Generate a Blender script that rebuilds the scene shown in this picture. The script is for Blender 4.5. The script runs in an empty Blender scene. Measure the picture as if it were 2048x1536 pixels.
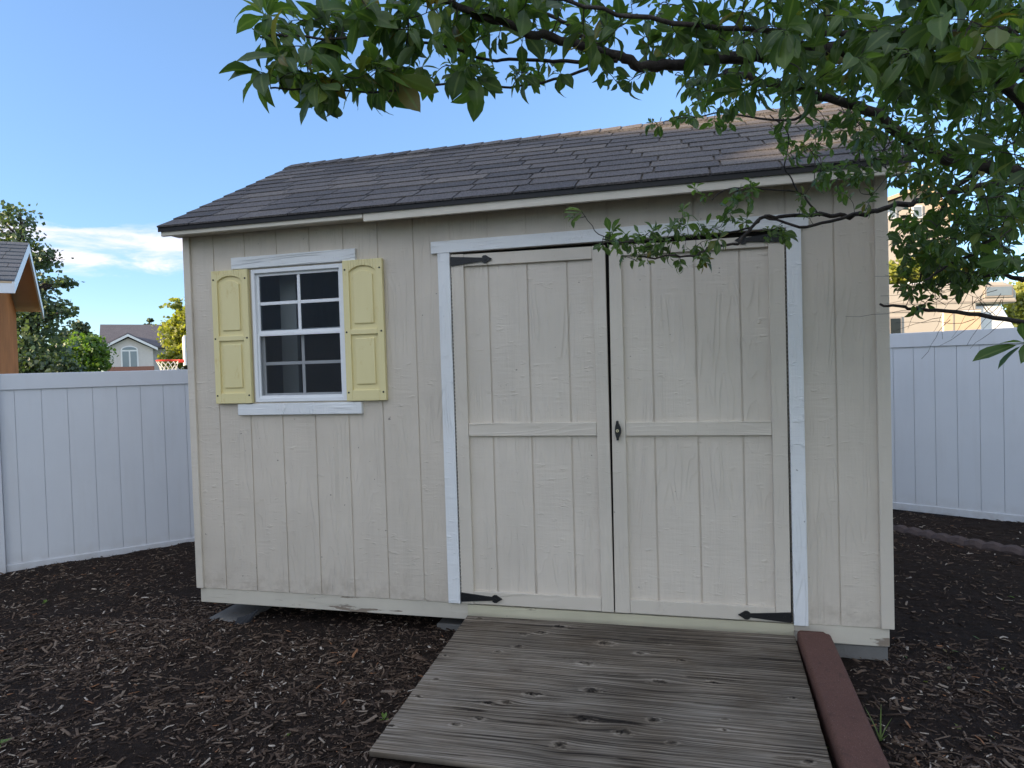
import bpy, math, random
import numpy as np
from mathutils import Vector, Matrix, Euler

random.seed(7)
RNG = np.random.default_rng(11)
R = math.radians
SC = bpy.context.scene
COL = SC.collection

# ------------------------------------------------------------------ camera
CAM_LOC = Vector((2.6122, -3.4007, 1.2283))
CAM_ROT = Euler((1.5465, 0.0297, 0.2527), 'XYZ')
FPX = 1380.0
cam_data = bpy.data.cameras.new("camera")
cam_data.sensor_width = 36.0
cam_data.lens = FPX / 2048.0 * 36.0
cam_data.clip_start = 0.05
cam_data.clip_end = 2000.0
cam = bpy.data.objects.new("camera", cam_data)
COL.objects.link(cam)
cam.location = CAM_LOC
cam.rotation_euler = CAM_ROT
SC.camera = cam
CM = CAM_ROT.to_matrix()


def at(px, py, d):
    """World point seen at photo pixel (px, py) at d metres in front of the camera."""
    v = CM @ Vector(((px - 1024) / FPX * d, -(py - 768) / FPX * d, -d))
    return CAM_LOC + v


# ------------------------------------------------------------------ light
SUN_EL = R(14)
SUN_AZ = (-0.80, -0.60)            # horizontal direction towards the sun
sun_data = bpy.data.lights.new("sun", 'SUN')
sun_data.energy = 3.6
sun_data.angle = R(0.5)
sun_data.color = (1.0, 0.78, 0.52)
sun = bpy.data.objects.new("sun", sun_data)
COL.objects.link(sun)
sdir = Vector((SUN_AZ[0] * math.cos(SUN_EL), SUN_AZ[1] * math.cos(SUN_EL), math.sin(SUN_EL)))
sun.rotation_euler = sdir.to_track_quat('Z', 'Y').to_euler()
sun.location = (-10, -10, 20)

SC.view_settings.view_transform = 'Standard'
SC.view_settings.look = 'None'
SC.view_settings.gamma = 1.0
SC.view_settings.exposure = 1.75


class NT:
    """Small helper round a node tree."""
    def __init__(s, tree):
        s.t = tree
        s.t.nodes.clear()

    def n(s, typ, **kw):
        nd = s.t.nodes.new(typ)
        for k, v in kw.items():
            setattr(nd, k, v)
        return nd

    def inp(s, sock, v):
        if v is None:
            return
        if hasattr(v, 'is_output') or isinstance(v, bpy.types.NodeSocket):
            s.t.links.new(v, sock)
        else:
            if sock.type == 'RGBA' and len(v) == 3:
                v = (*v, 1)
            sock.default_value = v

    def math(s, op, a, b=None, c=None, clamp=False):
        nd = s.n('ShaderNodeMath', operation=op, use_clamp=clamp)
        s.inp(nd.inputs[0], a)
        s.inp(nd.inputs[1], b)
        s.inp(nd.inputs[2], c)
        return nd.outputs[0]

    def mix(s, f, a, b, blend='MIX'):
        nd = s.n('ShaderNodeMix', data_type='RGBA', blend_type=blend)
        s.inp(nd.inputs[0], f)
        s.inp(nd.inputs[6], a)
        s.inp(nd.inputs[7], b)
        return nd.outputs[2]

    def ramp(s, f, stops, interp='LINEAR'):
        nd = s.n('ShaderNodeValToRGB')
        cr = nd.color_ramp
        cr.interpolation = interp
        while len(cr.elements) < len(stops):
            cr.elements.new(0.5)
        for e, (p, c) in zip(cr.elements, stops):
            e.position = p
            e.color = (*c, 1) if len(c) == 3 else c
        s.inp(nd.inputs[0], f)
        return nd.outputs[0]

    def map(s, v, fmin, fmax, tmin=0.0, tmax=1.0, smooth=False):
        nd = s.n('ShaderNodeMapRange', interpolation_type='SMOOTHSTEP' if smooth else 'LINEAR')
        for i, x in enumerate((v, fmin, fmax, tmin, tmax)):
            s.inp(nd.inputs[i], x)
        return nd.outputs[0]

    def coord(s, scale=(1, 1, 1), loc=(0, 0, 0), kind='Object'):
        tc = s.n('ShaderNodeTexCoord')
        mp = s.n('ShaderNodeMapping')
        mp.inputs['Scale'].default_value = scale
        mp.inputs['Location'].default_value = loc
        s.t.links.new(tc.outputs[kind], mp.inputs[0])
        return mp.outputs[0]

    def noise(s, vec, scale=1.0, detail=4.0, rough=0.55, dist=0.0):
        nd = s.n('ShaderNodeTexNoise')
        s.inp(nd.inputs['Vector'], vec)
        nd.inputs['Scale'].default_value = scale
        nd.inputs['Detail'].default_value = detail
        nd.inputs['Roughness'].default_value = rough
        nd.inputs['Distortion'].default_value = dist
        return nd.outputs[0]

    def attr(s, name):
        nd = s.n('ShaderNodeAttribute', attribute_name=name)
        return nd

    def bump(s, h, strength=0.3, dist=0.01):
        nd = s.n('ShaderNodeBump')
        nd.inputs['Strength'].default_value = strength
        nd.inputs['Distance'].default_value = dist
        s.inp(nd.inputs['Height'], h)
        return nd.outputs[0]

    def pbr(s, color, rough=0.6, metallic=0.0, normal=None, spec=None):
        b = s.n('ShaderNodeBsdfPrincipled')
        s.inp(b.inputs['Base Color'], color)
        s.inp(b.inputs['Roughness'], rough)
        b.inputs['Metallic'].default_value = metallic
        if spec is not None:
            b.inputs['Specular IOR Level'].default_value = spec
        if normal is not None:
            s.inp(b.inputs['Normal'], normal)
        return b.outputs[0]

    def out(s, sh):
        o = s.n('ShaderNodeOutputMaterial')
        s.t.links.new(sh, o.inputs[0])


# ------------------------------------------------------------------ sky
world = bpy.data.worlds.new("World")
SC.world = world
world.use_nodes = True
W = NT(world.node_tree)
sky = W.n('ShaderNodeTexSky', sky_type='NISHITA')
sky.sun_disc = False
sky.sun_elevation = SUN_EL
sky.sun_rotation = math.atan2(SUN_AZ[0], SUN_AZ[1])
sky.altitude = 1400
sky.air_density = 1.0
sky.dust_density = 0.4
sky.ozone_density = 1.8
tc = W.n('ShaderNodeTexCoord')
sep = W.n('ShaderNodeSeparateXYZ')
W.t.links.new(tc.outputs['Generated'], sep.inputs[0])
elev = W.math('ARCSINE', sep.outputs[2])
azim = W.math('ARCTAN2', sep.outputs[0], sep.outputs[1])
comb = W.n('ShaderNodeCombineXYZ')
W.inp(comb.inputs[0], W.math('MULTIPLY', azim, 5.0))
W.inp(comb.inputs[1], W.math('MULTIPLY', elev, 22.0))
cl = W.noise(comb.outputs[0], 1.6, 7.0, 0.62, 0.4)
# the low bank of cloud over the far houses
wob = W.math('MULTIPLY_ADD', cl, 0.06, -0.03)
e2 = W.math('ADD', elev, wob)
band = W.math('MULTIPLY', W.map(e2, 0.132, 0.152, 0, 1, True), W.map(e2, 0.180, 0.194, 1, 0, True))
azm = W.math('MULTIPLY', W.map(azim, -1.25, -1.0, 0, 1, True), W.map(azim, -0.62, -0.48, 1, 0, True))
cmask = W.math('MULTIPLY', W.math('MULTIPLY', band, azm), W.map(cl, 0.36, 0.6, 0.15, 1.0), clamp=True)
hz_ = W.mix(W.map(elev, 0.0, 0.55, 0, 1, True), (0.56, 0.63, 0.74), (0.92, 0.97, 1.06))
sky_b = W.mix(1.0, sky.outputs[0], hz_, 'MULTIPLY')
skyc = W.mix(W.math('MULTIPLY', cmask, 0.88), sky_b, (3.7, 3.3, 3.35))
# unseen bright cloud added overhead and behind the view as neutral fill light
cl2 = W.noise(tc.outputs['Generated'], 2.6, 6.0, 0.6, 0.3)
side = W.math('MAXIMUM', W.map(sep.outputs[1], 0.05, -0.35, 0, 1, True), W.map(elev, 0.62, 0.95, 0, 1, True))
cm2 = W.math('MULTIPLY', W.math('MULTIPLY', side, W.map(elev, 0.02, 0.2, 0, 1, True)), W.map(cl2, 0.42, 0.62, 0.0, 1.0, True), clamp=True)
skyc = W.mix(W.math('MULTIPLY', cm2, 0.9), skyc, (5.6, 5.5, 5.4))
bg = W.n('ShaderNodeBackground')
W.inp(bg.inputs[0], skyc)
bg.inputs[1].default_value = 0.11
wo = W.n('ShaderNodeOutputWorld')
W.t.links.new(bg.outputs[0], wo.inputs[0])


# ------------------------------------------------------------------ objects
BASE = {}


def tag(o, label=None, cat=None, group=None, kind=None):
    if label:
        o['label'] = label
    if cat:
        o['category'] = cat
    if group:
        o['group'] = group
    if kind:
        o['kind'] = kind
    return o


def thing(name, label, cat, loc=(0, 0, 0), rz=0.0, group=None):
    o = bpy.data.objects.new(name, None)
    o.empty_display_size = 0.2
    COL.objects.link(o)
    o.location = loc
    o.rotation_euler = (0, 0, rz)
    BASE[o.name] = Vector(loc)
    return tag(o, label, cat, group)


class MB:
    def __init__(s):
        s.v = []
        s.f = []
        s.m = []
        s.a = []

    def quadset(s, vs, fs, mi=0, a=0.0):
        b = len(s.v)
        s.v += [tuple(p) for p in vs]
        for f in fs:
            s.f.append([i + b for i in f])
            s.m.append(mi)
            s.a.append(a)

    def box(s, x0, x1, y0, y1, z0, z1, mi=0, a=0.0):
        vs = [(x0, y0, z0), (x1, y0, z0), (x1, y1, z0), (x0, y1, z0), (x0, y0, z1), (x1, y0, z1), (x1, y1, z1), (x0, y1, z1)]
        s.hexa(vs, mi, a)

    def hexa(s, vs, mi=0, a=0.0):
        s.quadset(vs, [(0, 3, 2, 1), (4, 5, 6, 7), (0, 1, 5, 4), (1, 2, 6, 5), (2, 3, 7, 6), (3, 0, 4, 7)], mi, a)

    def prism(s, poly, y0, y1, mi=0, a=0.0):
        """poly in (x, z), counter-clockwise seen from -y (front); extruded y0 (front) to y1."""
        n = len(poly)
        vs = [(x, y0, z) for x, z in poly] + [(x, y1, z) for x, z in poly]
        fs = [tuple(range(n)), tuple(range(2 * n - 1, n - 1, -1))]
        fs += [(i, i + n, (i + 1) % n + n, (i + 1) % n) for i in range(n)]
        s.quadset(vs, fs, mi, a)

    def prismx(s, poly, x0, x1, mi=0, a=0.0):
        """poly in (y, z); extruded along x."""
        n = len(poly)
        vs = [(x1, y, z) for y, z in poly] + [(x0, y, z) for y, z in poly]
        fs = [tuple(range(n)), tuple(range(2 * n - 1, n - 1, -1))]
        fs += [(i, i + n, (i + 1) % n + n, (i + 1) % n) for i in range(n)]
        s.quadset(vs, fs, mi, a)

    def tube(s, pts, rad, sides=6, mi=0, cap=True):
        pts = [Vector(p) for p in pts]
        n = len(pts)
        if isinstance(rad, (int, float)):
            rad = [rad] * n
        b = len(s.v)
        up = Vector((0.13, 0.21, 0.97))
        for i, p in enumerate(pts):
            t = pts[min(i + 1, n - 1)] - pts[max(i - 1, 0)]
            if t.length < 1e-9:
                t = Vector((0, 0, 1))
            t.normalize()
            a = t.cross(up)
            if a.length < 0.05:
                a = t.cross(Vector((1, 0, 0)))
            a.normalize()
            c = t.cross(a)
            for k in range(sides):
                an = 2 * math.pi * k / sides
                s.v.append(tuple(p + (a * math.cos(an) + c * math.sin(an)) * rad[i]))
        for i in range(n - 1):
            for k in range(sides):
                k2 = (k + 1) % sides
                s.f.append([b + i * sides + k, b + i * sides + k2, b + (i + 1) * sides + k2, b + (i + 1) * sides + k])
                s.m.append(mi)
                s.a.append(0.0)
        if cap:
            s.f.append([b + k for k in range(sides - 1, -1, -1)])
            s.f.append([b + (n - 1) * sides + k for k in range(sides)])
            s.m += [mi, mi]
            s.a += [0.0, 0.0]

    def build(s, name, mat, parent=None, local=False, smooth=False, bevel=0.0, seg=1):
        off = Vector((0, 0, 0))
        if parent is not None and not local:
            off = BASE[parent.name]
        me = bpy.data.meshes.new(name)
        me.from_pydata([(x - off[0], y - off[1], z - off[2]) for x, y, z in s.v], [], s.f)
        for m in (mat if isinstance(mat, (list, tuple)) else [mat]):
            me.materials.append(m)
        if any(s.m):
            me.polygons.foreach_set('material_index', s.m)
        if any(s.a):
            at_ = me.attributes.new('tint', 'FLOAT', 'FACE')
            at_.data.foreach_set('value', s.a)
        if smooth:
            me.polygons.foreach_set('use_smooth', [True] * len(s.f))
        me.update()
        o = bpy.data.objects.new(name, me)
        COL.objects.link(o)
        if parent is not None:
            o.parent = parent
            BASE[o.name] = BASE[parent.name]
        else:
            BASE[o.name] = Vector((0, 0, 0))
        if bevel:
            b = o.modifiers.new('bevel', 'BEVEL')
            b.width = bevel
            b.segments = seg
            b.limit_method = 'ANGLE'
        return o


def np_mesh(name, verts, faces4, mat, attrs=None, parent=None, smooth=False):
    """verts (n,3) and quads (m,4) as arrays; attrs {name: (domain, array)}."""
    off = np.array(BASE[parent.name]) if parent is not None else np.zeros(3)
    me = bpy.data.meshes.new(name)
    me.vertices.add(len(verts))
    me.vertices.foreach_set('co', (verts - off).astype(np.float32).ravel())
    m = len(faces4)
    me.loops.add(m * 4)
    me.loops.foreach_set('vertex_index', faces4.astype(np.int32).ravel())
    me.polygons.add(m)
    me.polygons.foreach_set('loop_start', np.arange(0, 4 * m, 4, dtype=np.int32))
    me.polygons.foreach_set('loop_total', np.full(m, 4, dtype=np.int32))
    if smooth:
        me.polygons.foreach_set('use_smooth', np.ones(m, dtype=bool))
    me.update(calc_edges=True)
    for k, (dom, arr) in (attrs or {}).items():
        a = me.attributes.new(k, 'FLOAT', dom)
        a.data.foreach_set('value', arr.astype(np.float32))
    me.materials.append(mat)
    o = bpy.data.objects.new(name, me)
    COL.objects.link(o)
    if parent is not None:
        o.parent = parent
        BASE[o.name] = BASE[parent.name]
    else:
        BASE[o.name] = Vector((0, 0, 0))
    return o


# ------------------------------------------------------------------ materials
def mat(name):
    m = bpy.data.materials.new(name)
    m.use_nodes = True
    return m, NT(m.node_tree)


def painted_wood(name, color, along='z', rough=0.55, strength=0.5, dirt=0.10, wear=None, coarse=1.0, spec=None, splash=False):
    """Painted embossed wood siding: grain runs along the given axis."""
    m, t = mat(name)
    sc = {'z': (1, 1, 0.06), 'x': (0.06, 1, 1)}[along]
    cross = {'z': (0.12, 1, 1), 'x': (1, 1, 0.12)}[along]
    v = t.coord(sc)
    ring = t.noise(t.coord({'z': (1, 1, 0.12), 'x': (0.12, 1, 1)}[along]), 7.0 * coarse, 2, 0.5, 0.3)
    rings = t.math('FRACT', t.math('MULTIPLY', ring, 16.0))
    rings = t.math('POWER', rings, 5.0)
    fine = t.noise(v, 110 * coarse, 3, 0.6)
    saw = t.noise(t.coord(cross), 60 * coarse, 3, 0.6)
    patch = t.map(t.noise(t.coord(), 3.0, 2), 0.42, 0.6, 0, 1, True)
    chat = t.map(t.noise(t.coord({'z': (0.4, 1, 1), 'x': (1, 1, 0.4)}[along]), 40 * coarse, 3, 0.6), 0.6, 0.7, 0, 1)
    h = t.math('ADD', t.math('MULTIPLY', rings, t.math('MULTIPLY', patch, 0.9)), t.math('MULTIPLY', fine, 0.45))
    h = t.math('ADD', h, t.math('MULTIPLY', saw, t.math('MULTIPLY_ADD', patch, -0.45, 0.7)))
    h = t.math('ADD', h, t.math('MULTIPLY', chat, t.math('MULTIPLY_ADD', patch, -0.4, 0.5)))
    big = t.noise(t.coord(), 1.7, 4, 0.6)
    streak = t.noise(t.coord({'z': (1, 1, 0.08), 'x': (0.08, 1, 1)}[along]), 14, 4, 0.6)
    c = t.mix(t.map(big, 0.3, 0.7, 0, 1), tuple(x * (1 - dirt) for x in color), tuple(min(1, x * (1 + dirt * 0.5)) for x in color))
    c = t.mix(t.map(streak, 0.52, 0.75, 0, dirt * 1.6), c, tuple(x * 0.6 for x in color))
    spk = t.noise(t.coord(), 38, 2, 0.5)
    c = t.mix(t.map(spk, 0.765, 0.785, 0, 0.6), c, (0.05, 0.04, 0.03))
    if splash:
        sx = t.n('ShaderNodeSeparateXYZ')
        t.t.links.new(t.coord(), sx.inputs[0])
        sm = t.math('MULTIPLY', t.map(sx.outputs[2], 0.17, 0.36, 1, 0, True), t.map(t.noise(t.coord(), 12, 6, 0.7), 0.42, 0.7, 0, 0.6))
        c = t.mix(sm, c, (0.33, 0.27, 0.21))
    if wear:
        w = t.noise(t.coord((0.16, 1, 1)), 26, 5, 0.62)
        w2 = t.noise(t.coord(), 3.1, 2, 0.5)
        wm = t.map(t.math('ADD', w, t.math('MULTIPLY', w2, 0.5)), wear, wear + 0.03, 0, 0.85)
        c = t.mix(wm, c, (0.20, 0.15, 0.11))
        h = t.math('SUBTRACT', h, t.math('MULTIPLY', wm, 0.8))
    t.out(t.pbr(c, rough, normal=t.bump(h, strength, 0.004), spec=spec))
    return m


SIDING = (0.625, 0.555, 0.465)
M_siding = painted_wood('siding_paint', SIDING, 'z', 0.5, 0.8, splash=True)
M_siding_x = painted_wood('siding_paint_rail', (0.63, 0.565, 0.475), 'x', 0.5, 0.6)
M_door = painted_wood('door_paint', (0.65, 0.58, 0.49), 'z', 0.5, 0.8)
M_stile = painted_wood('stile_paint', (0.64, 0.575, 0.485), 'z', 0.5, 0.6)
M_white_z = painted_wood('white_trim_upright', (0.78, 0.79, 0.79), 'z', 0.45, 1.0, 0.07)
M_white_x = painted_wood('white_trim_level', (0.78, 0.79, 0.79), 'x', 0.45, 1.0, 0.07)
M_beam = painted_wood('beam_paint', (0.61, 0.56, 0.465), 'x', 0.6, 0.5, 0.15, wear=0.86)
M_thresh = painted_wood('threshold_paint', (0.57, 0.525, 0.38), 'x', 0.6, 0.4, 0.2, wear=0.98)
M_fascia = painted_wood('fascia_paint', (0.60, 0.55, 0.46), 'x', 0.55, 0.4)


def simple(name, color, rough=0.6, metallic=0.0, var=0.12, scale=6.0, bump=0.0, bscale=60.0, spec=None):
    m, t = mat(name)
    nz = t.noise(t.coord(), scale, 5, 0.6)
    c = t.mix(nz, tuple(x * (1 - var) for x in color), tuple(min(1, x * (1 + var)) for x in color))
    nrm = t.bump(t.noise(t.coord(), bscale, 4, 0.6), bump, 0.01) if bump else None
    t.out(t.pbr(c, rough, metallic, nrm, spec))
    return m


M_vinyl_frame = simple('window_vinyl', (0.80, 0.81, 0.82), 0.35, var=0.03)
M_grid = simple('window_grid', (0.62, 0.64, 0.66), 0.4, var=0.03)
M_black = simple('black_iron', (0.012, 0.012, 0.013), 0.42, 0.2, 0.2, 40, 0.25, 120)
M_dark = simple('gap_shade', (0.012, 0.010, 0.009), 0.9)
M_brass = simple('keyhole_brass', (0.62, 0.56, 0.40), 0.3, 0.9)
M_interior = simple('inside_wood', (0.10, 0.085, 0.07), 0.8)
M_concrete = simple('concrete', (0.17, 0.165, 0.155), 0.9, var=0.25, scale=18, bump=0.4, bscale=90)
M_rubber = simple('landscape_fabric', (0.012, 0.013, 0.016), 0.8, bump=0.3)
M_drip = simple('drip_edge_metal', (0.010, 0.009, 0.010), 0.5, 0.3)
M_hingepin = simple('piano_hinge', (0.20, 0.18, 0.15), 0.5, 0.6)


def mk_shutter():
    m, t = mat('yellow_shutter')
    nz = t.noise(t.coord((1, 1, 0.4)), 9, 5, 0.6)
    c = t.mix(nz, (0.72, 0.62, 0.31), (0.78, 0.69, 0.38))
    st = t.noise(t.coord((1, 1, 0.5)), 22, 4, 0.65)
    c = t.mix(t.map(st, 0.62, 0.78, 0, 0.5), c, (0.55, 0.36, 0.09))
    t.out(t.pbr(c, 0.5, normal=t.bump(t.noise(t.coord(), 240, 2), 0.08, 0.003)))
    return m


M_yellow = mk_shutter()


def mk_glass():
    m, t = mat('window_glass')
    g = t.n('ShaderNodeBsdfGlossy')
    g.inputs['Color'].default_value = (0.9, 0.93, 1, 1)
    g.inputs['Roughness'].default_value = 0.02
    tr = t.n('ShaderNodeBsdfTransparent')
    tr.inputs['Color'].default_value = (0.62, 0.66, 0.68, 1)
    fr = t.n('ShaderNodeFresnel')
    fr.inputs['IOR'].default_value = 1.5
    mx = t.n('ShaderNodeMixShader')
    t.t.links.new(t.math('MULTIPLY', fr.outputs[0], 1.2), mx.inputs[0])
    t.t.links.new(tr.outputs[0], mx.inputs[1])
    t.t.links.new(g.outputs[0], mx.inputs[2])
    t.out(mx.outputs[0])
    return m


M_glass = mk_glass()


def mk_screen():
    m, t = mat('insect_screen')
    d = t.n('ShaderNodeBsdfDiffuse')
    d.inputs['Color'].default_value = (0.05, 0.052, 0.055, 1)
    tr = t.n('ShaderNodeBsdfTransparent')
    mx = t.n('ShaderNodeMixShader')
    mx.inputs[0].default_value = 0.32
    t.t.links.new(tr.outputs[0], mx.inputs[1])
    t.t.links.new(d.outputs[0], mx.inputs[2])
    t.out(mx.outputs[0])
    return m


M_screen = mk_screen()


def mk_shingle(name, c0, c1, c2):
    m, t = mat(name)
    a = t.attr('tint').outputs['Fac']
    base = t.ramp(a, [(0.0, c0), (0.5, c1), (1.0, c2)])
    gr = t.noise(t.coord(), 105, 4, 0.8)
    big = t.noise(t.coord(), 2.5, 4, 0.6)
    c = t.mix(t.map(gr, 0.35, 0.68, 0, 1), t.mix(1.0, base, (0.45, 0.45, 0.45), 'MULTIPLY'), t.mix(1.0, base, (1.75, 1.7, 1.65), 'MULTIPLY'))
    c = t.mix(t.map(big, 0.35, 0.7, 0, 0.35), c, t.mix(1.0, c, (0.6, 0.6, 0.62), 'MULTIPLY'))
    t.out(t.pbr(c, 0.95, normal=t.bump(gr, 0.7, 0.004), spec=0.2))
    return m


M_shingle = mk_shingle('roof_shingle', (0.092, 0.088, 0.092), (0.126, 0.117, 0.117), (0.165, 0.149, 0.139))
M_shingle_far = mk_shingle('far_roof_shingle', (0.11, 0.108, 0.122), (0.13, 0.125, 0.138), (0.15, 0.14, 0.152))
M_shingle_blue = mk_shingle('grey_blue_shingle', (0.085, 0.10, 0.12), (0.10, 0.115, 0.135), (0.12, 0.13, 0.15))


def mk_vinyl():
    m, t = mat('fence_vinyl')
    v = t.coord()
    nz = t.noise(v, 2.2, 4, 0.6)
    c = t.mix(nz, (0.64, 0.66, 0.70), (0.72, 0.735, 0.765))
    st = t.noise(t.coord((1, 1, 0.12)), 12, 4, 0.6)
    c = t.mix(t.map(st, 0.5, 0.8, 0, 0.18), c, (0.5, 0.48, 0.46))
    sp = t.n('ShaderNodeSeparateXYZ')
    t.t.links.new(t.coord(), sp.inputs[0])
    low = t.math('MULTIPLY', t.map(sp.outputs[2], 0.0, 0.16, 1, 0), t.map(t.noise(v, 9, 5, 0.65), 0.35, 0.7, 0.1, 0.9))
    c = t.mix(t.math('MULTIPLY', low, 0.6), c, (0.36, 0.31, 0.26))
    t.out(t.pbr(c, 0.38, normal=t.bump(t.noise(v, 5, 2), 0.06, 0.02)))
    return m


M_vinyl = mk_vinyl()


def mk_mulch():
    m, t = mat('mulch_soil')
    v = t.coord()
    a = t.noise(v, 28, 6, 0.7)
    b = t.noise(v, 120, 4, 0.7)
    big = t.noise(v, 1.3, 4, 0.6)
    c = t.ramp(a, [(0.3, (0.012, 0.0078, 0.006)), (0.55, (0.031, 0.0205, 0.0155)), (0.75, (0.060, 0.040, 0.030))])
    c = t.mix(t.map(b, 0.62, 0.72, 0, 0.6), c, (0.07, 0.055, 0.043))
    c = t.mix(t.map(big, 0.4, 0.7, 0, 0.4), c, (0.02, 0.016, 0.013))
    h = t.math('ADD', t.math('MULTIPLY', a, 1.0), t.math('MULTIPLY', b, 0.5))
    t.out(t.pbr(c, 0.95, normal=t.bump(h, 1.0, 0.03), spec=0.15))
    return m


M_mulch = mk_mulch()


def mk_chips():
    m, t = mat('wood_chips')
    a = t.attr('tint').outputs['Fac']
    c = t.ramp(a, [(0.0, (0.022, 0.014, 0.010)), (0.35, (0.066, 0.042, 0.029)), (0.58, (0.13, 0.089, 0.062)),
                   (0.80, (0.20, 0.155, 0.118)), (0.92, (0.33, 0.275, 0.22)), (0.975, (0.52, 0.46, 0.39)), (1.0, (0.25, 0.12, 0.06))])
    nz = t.noise(t.coord(), 160, 3, 0.6)
    c = t.mix(nz, t.mix(1.0, c, (0.6, 0.6, 0.6), 'MULTIPLY'), t.mix(1.0, c, (1.35, 1.35, 1.35), 'MULTIPLY'))
    t.out(t.pbr(c, 0.85, spec=0.25))
    return m


M_chips = mk_chips()


def mk_leaf(name, stops, trans=0.45, rough=0.42, rib=False):
    m, t = mat(name)
    a = t.attr('tint').outputs['Fac']
    c = t.ramp(a, stops)
    nz = t.noise(t.coord(), 35, 3, 0.6)
    c = t.mix(nz, t.mix(1.0, c, (0.75, 0.8, 0.75), 'MULTIPLY'), t.mix(1.0, c, (1.2, 1.15, 1.1), 'MULTIPLY'))
    if rib:
        r_ = t.attr('rib').outputs['Fac']
        c = t.mix(t.map(r_, 0.80, 0.97, 0, 0.75), c, (0.17, 0.22, 0.085))
        c = t.mix(t.map(t.noise(t.coord(), 16, 4, 0.7), 0.68, 0.74, 0, 0.6), c, (0.15, 0.10, 0.04))
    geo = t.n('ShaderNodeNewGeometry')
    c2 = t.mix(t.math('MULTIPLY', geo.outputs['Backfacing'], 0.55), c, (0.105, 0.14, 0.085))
    b = t.pbr(c2, rough, spec=0.45)
    tr = t.n('ShaderNodeBsdfTranslucent')
    t.inp(tr.inputs[0], t.mix(1.0, c, (1.7, 1.9, 0.6), 'MULTIPLY'))
    mx = t.n('ShaderNodeMixShader')
    mx.inputs[0].default_value = trans
    t.t.links.new(b, mx.inputs[1])
    t.t.links.new(tr.outputs[0], mx.inputs[2])
    t.out(mx.outputs[0])
    return m


M_leaf = mk_leaf('fruit_leaf', [(0.0, (0.050, 0.088, 0.034)), (0.5, (0.080, 0.134, 0.044)), (0.85, (0.125, 0.185, 0.048)), (0.95, (0.14, 0.15, 0.04)), (1.0, (0.19, 0.12, 0.035))], rib=True)
M_leaf_blue = mk_leaf('aspen_leaf', [(0.0, (0.06, 0.095, 0.065)), (1.0, (0.13, 0.17, 0.09))], 0.25)
M_leaf_green = mk_leaf('bush_leaf', [(0.0, (0.06, 0.13, 0.025)), (1.0, (0.17, 0.26, 0.04))], 0.35)
M_leaf_dark = mk_leaf('cedar_leaf', [(0.0, (0.03, 0.055, 0.025)), (1.0, (0.075, 0.10, 0.04))], 0.2)
M_leaf_yellow = mk_leaf('sunny_leaf', [(0.0, (0.20, 0.23, 0.045)), (1.0, (0.40, 0.38, 0.075))], 0.35)
M_blade = mk_leaf('grass_blade', [(0.0, (0.10, 0.16, 0.05)), (1.0, (0.16, 0.20, 0.08))], 0.3)


def mk_bark():
    m, t = mat('bark')
    v = t.coord()
    a = t.noise(v, 45, 5, 0.7)
    c = t.ramp(a, [(0.3, (0.022, 0.016, 0.015)), (0.6, (0.055, 0.042, 0.036)), (0.8, (0.11, 0.095, 0.08))])
    t.out(t.pbr(c, 0.85, normal=t.bump(a, 0.8, 0.01)))
    return m


M_bark = mk_bark()


def mk_paver():
    m, t = mat('red_concrete')
    v = t.coord()
    a = t.noise(v, 210, 3, 0.8)
    b = t.noise(v, 5, 4, 0.6)
    c = t.mix(b, (0.125, 0.066, 0.052), (0.18, 0.096, 0.074))
    c = t.mix(t.map(a, 0.35, 0.7, 0, 0.65), c, (0.085, 0.042, 0.036))
    c = t.mix(t.map(t.noise(v, 330, 2), 0.66, 0.72, 0, 0.6), c, (0.35, 0.28, 0.25))
    c = t.mix(t.map(t.noise(v, 24, 5, 0.7), 0.55, 0.75, 0, 0.55), c, (0.05, 0.036, 0.030))
    hh = t.math('ADD', a, t.math('MULTIPLY', t.noise(v, 45, 4, 0.7), 1.5))
    t.out(t.pbr(c, 0.95, normal=t.bump(hh, 0.8, 0.005), spec=0.15))
    return m


M_paver = mk_paver()
M_edging = simple('edging_concrete', (0.070, 0.050, 0.046), 0.9, var=0.4, scale=30, bump=0.6, bscale=60)
M_grass = simple('lawn', (0.06, 0.09, 0.03), 0.9, var=0.4, scale=3, bump=0.5, bscale=30)
M_orange = painted_wood('orange_stained_wood', (0.50, 0.19, 0.07), 'z', 0.9, 0.4, 0.25, spec=0.05)
M_soffit = painted_wood('tan_soffit', (0.62, 0.45, 0.29), 'x', 0.9, 0.3, spec=0.1)
M_stucco = simple('pale_stucco', (0.62, 0.58, 0.55), 0.9, bump=0.3, bscale=20)
M_brick = simple('red_brick', (0.30, 0.14, 0.10), 0.9, var=0.4, scale=14)
M_tan = simple('tan_stucco', (0.50, 0.44, 0.38), 0.9, bump=0.2)
M_whitep = simple('white_paint', (0.80, 0.80, 0.80), 0.4, var=0.04)
M_winglass_far = simple('far_window_glass', (0.20, 0.24, 0.28), 0.08, var=0.1, spec=0.8)
M_rv = simple('motorhome_panel', (0.47, 0.42, 0.365), 0.35, var=0.04)
M_rvtrim = simple('motorhome_trim', (0.36, 0.31, 0.27), 0.45)
M_curtain = simple('curtain', (0.62, 0.47, 0.32), 0.8)
M_blackglass = simple('dark_window', (0.012, 0.012, 0.014), 0.1, spec=0.6)
M_red = simple('red_rim', (0.60, 0.045, 0.03), 0.4)
M_net = simple('net_cord', (0.75, 0.75, 0.72), 0.8)
M_grey = simple('grey_metal', (0.35, 0.36, 0.37), 0.4, 0.5)

# ------------------------------------------------------------------ ground
YC = (1.36, 5.06)                   # the yard corner where the two fences meet


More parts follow.
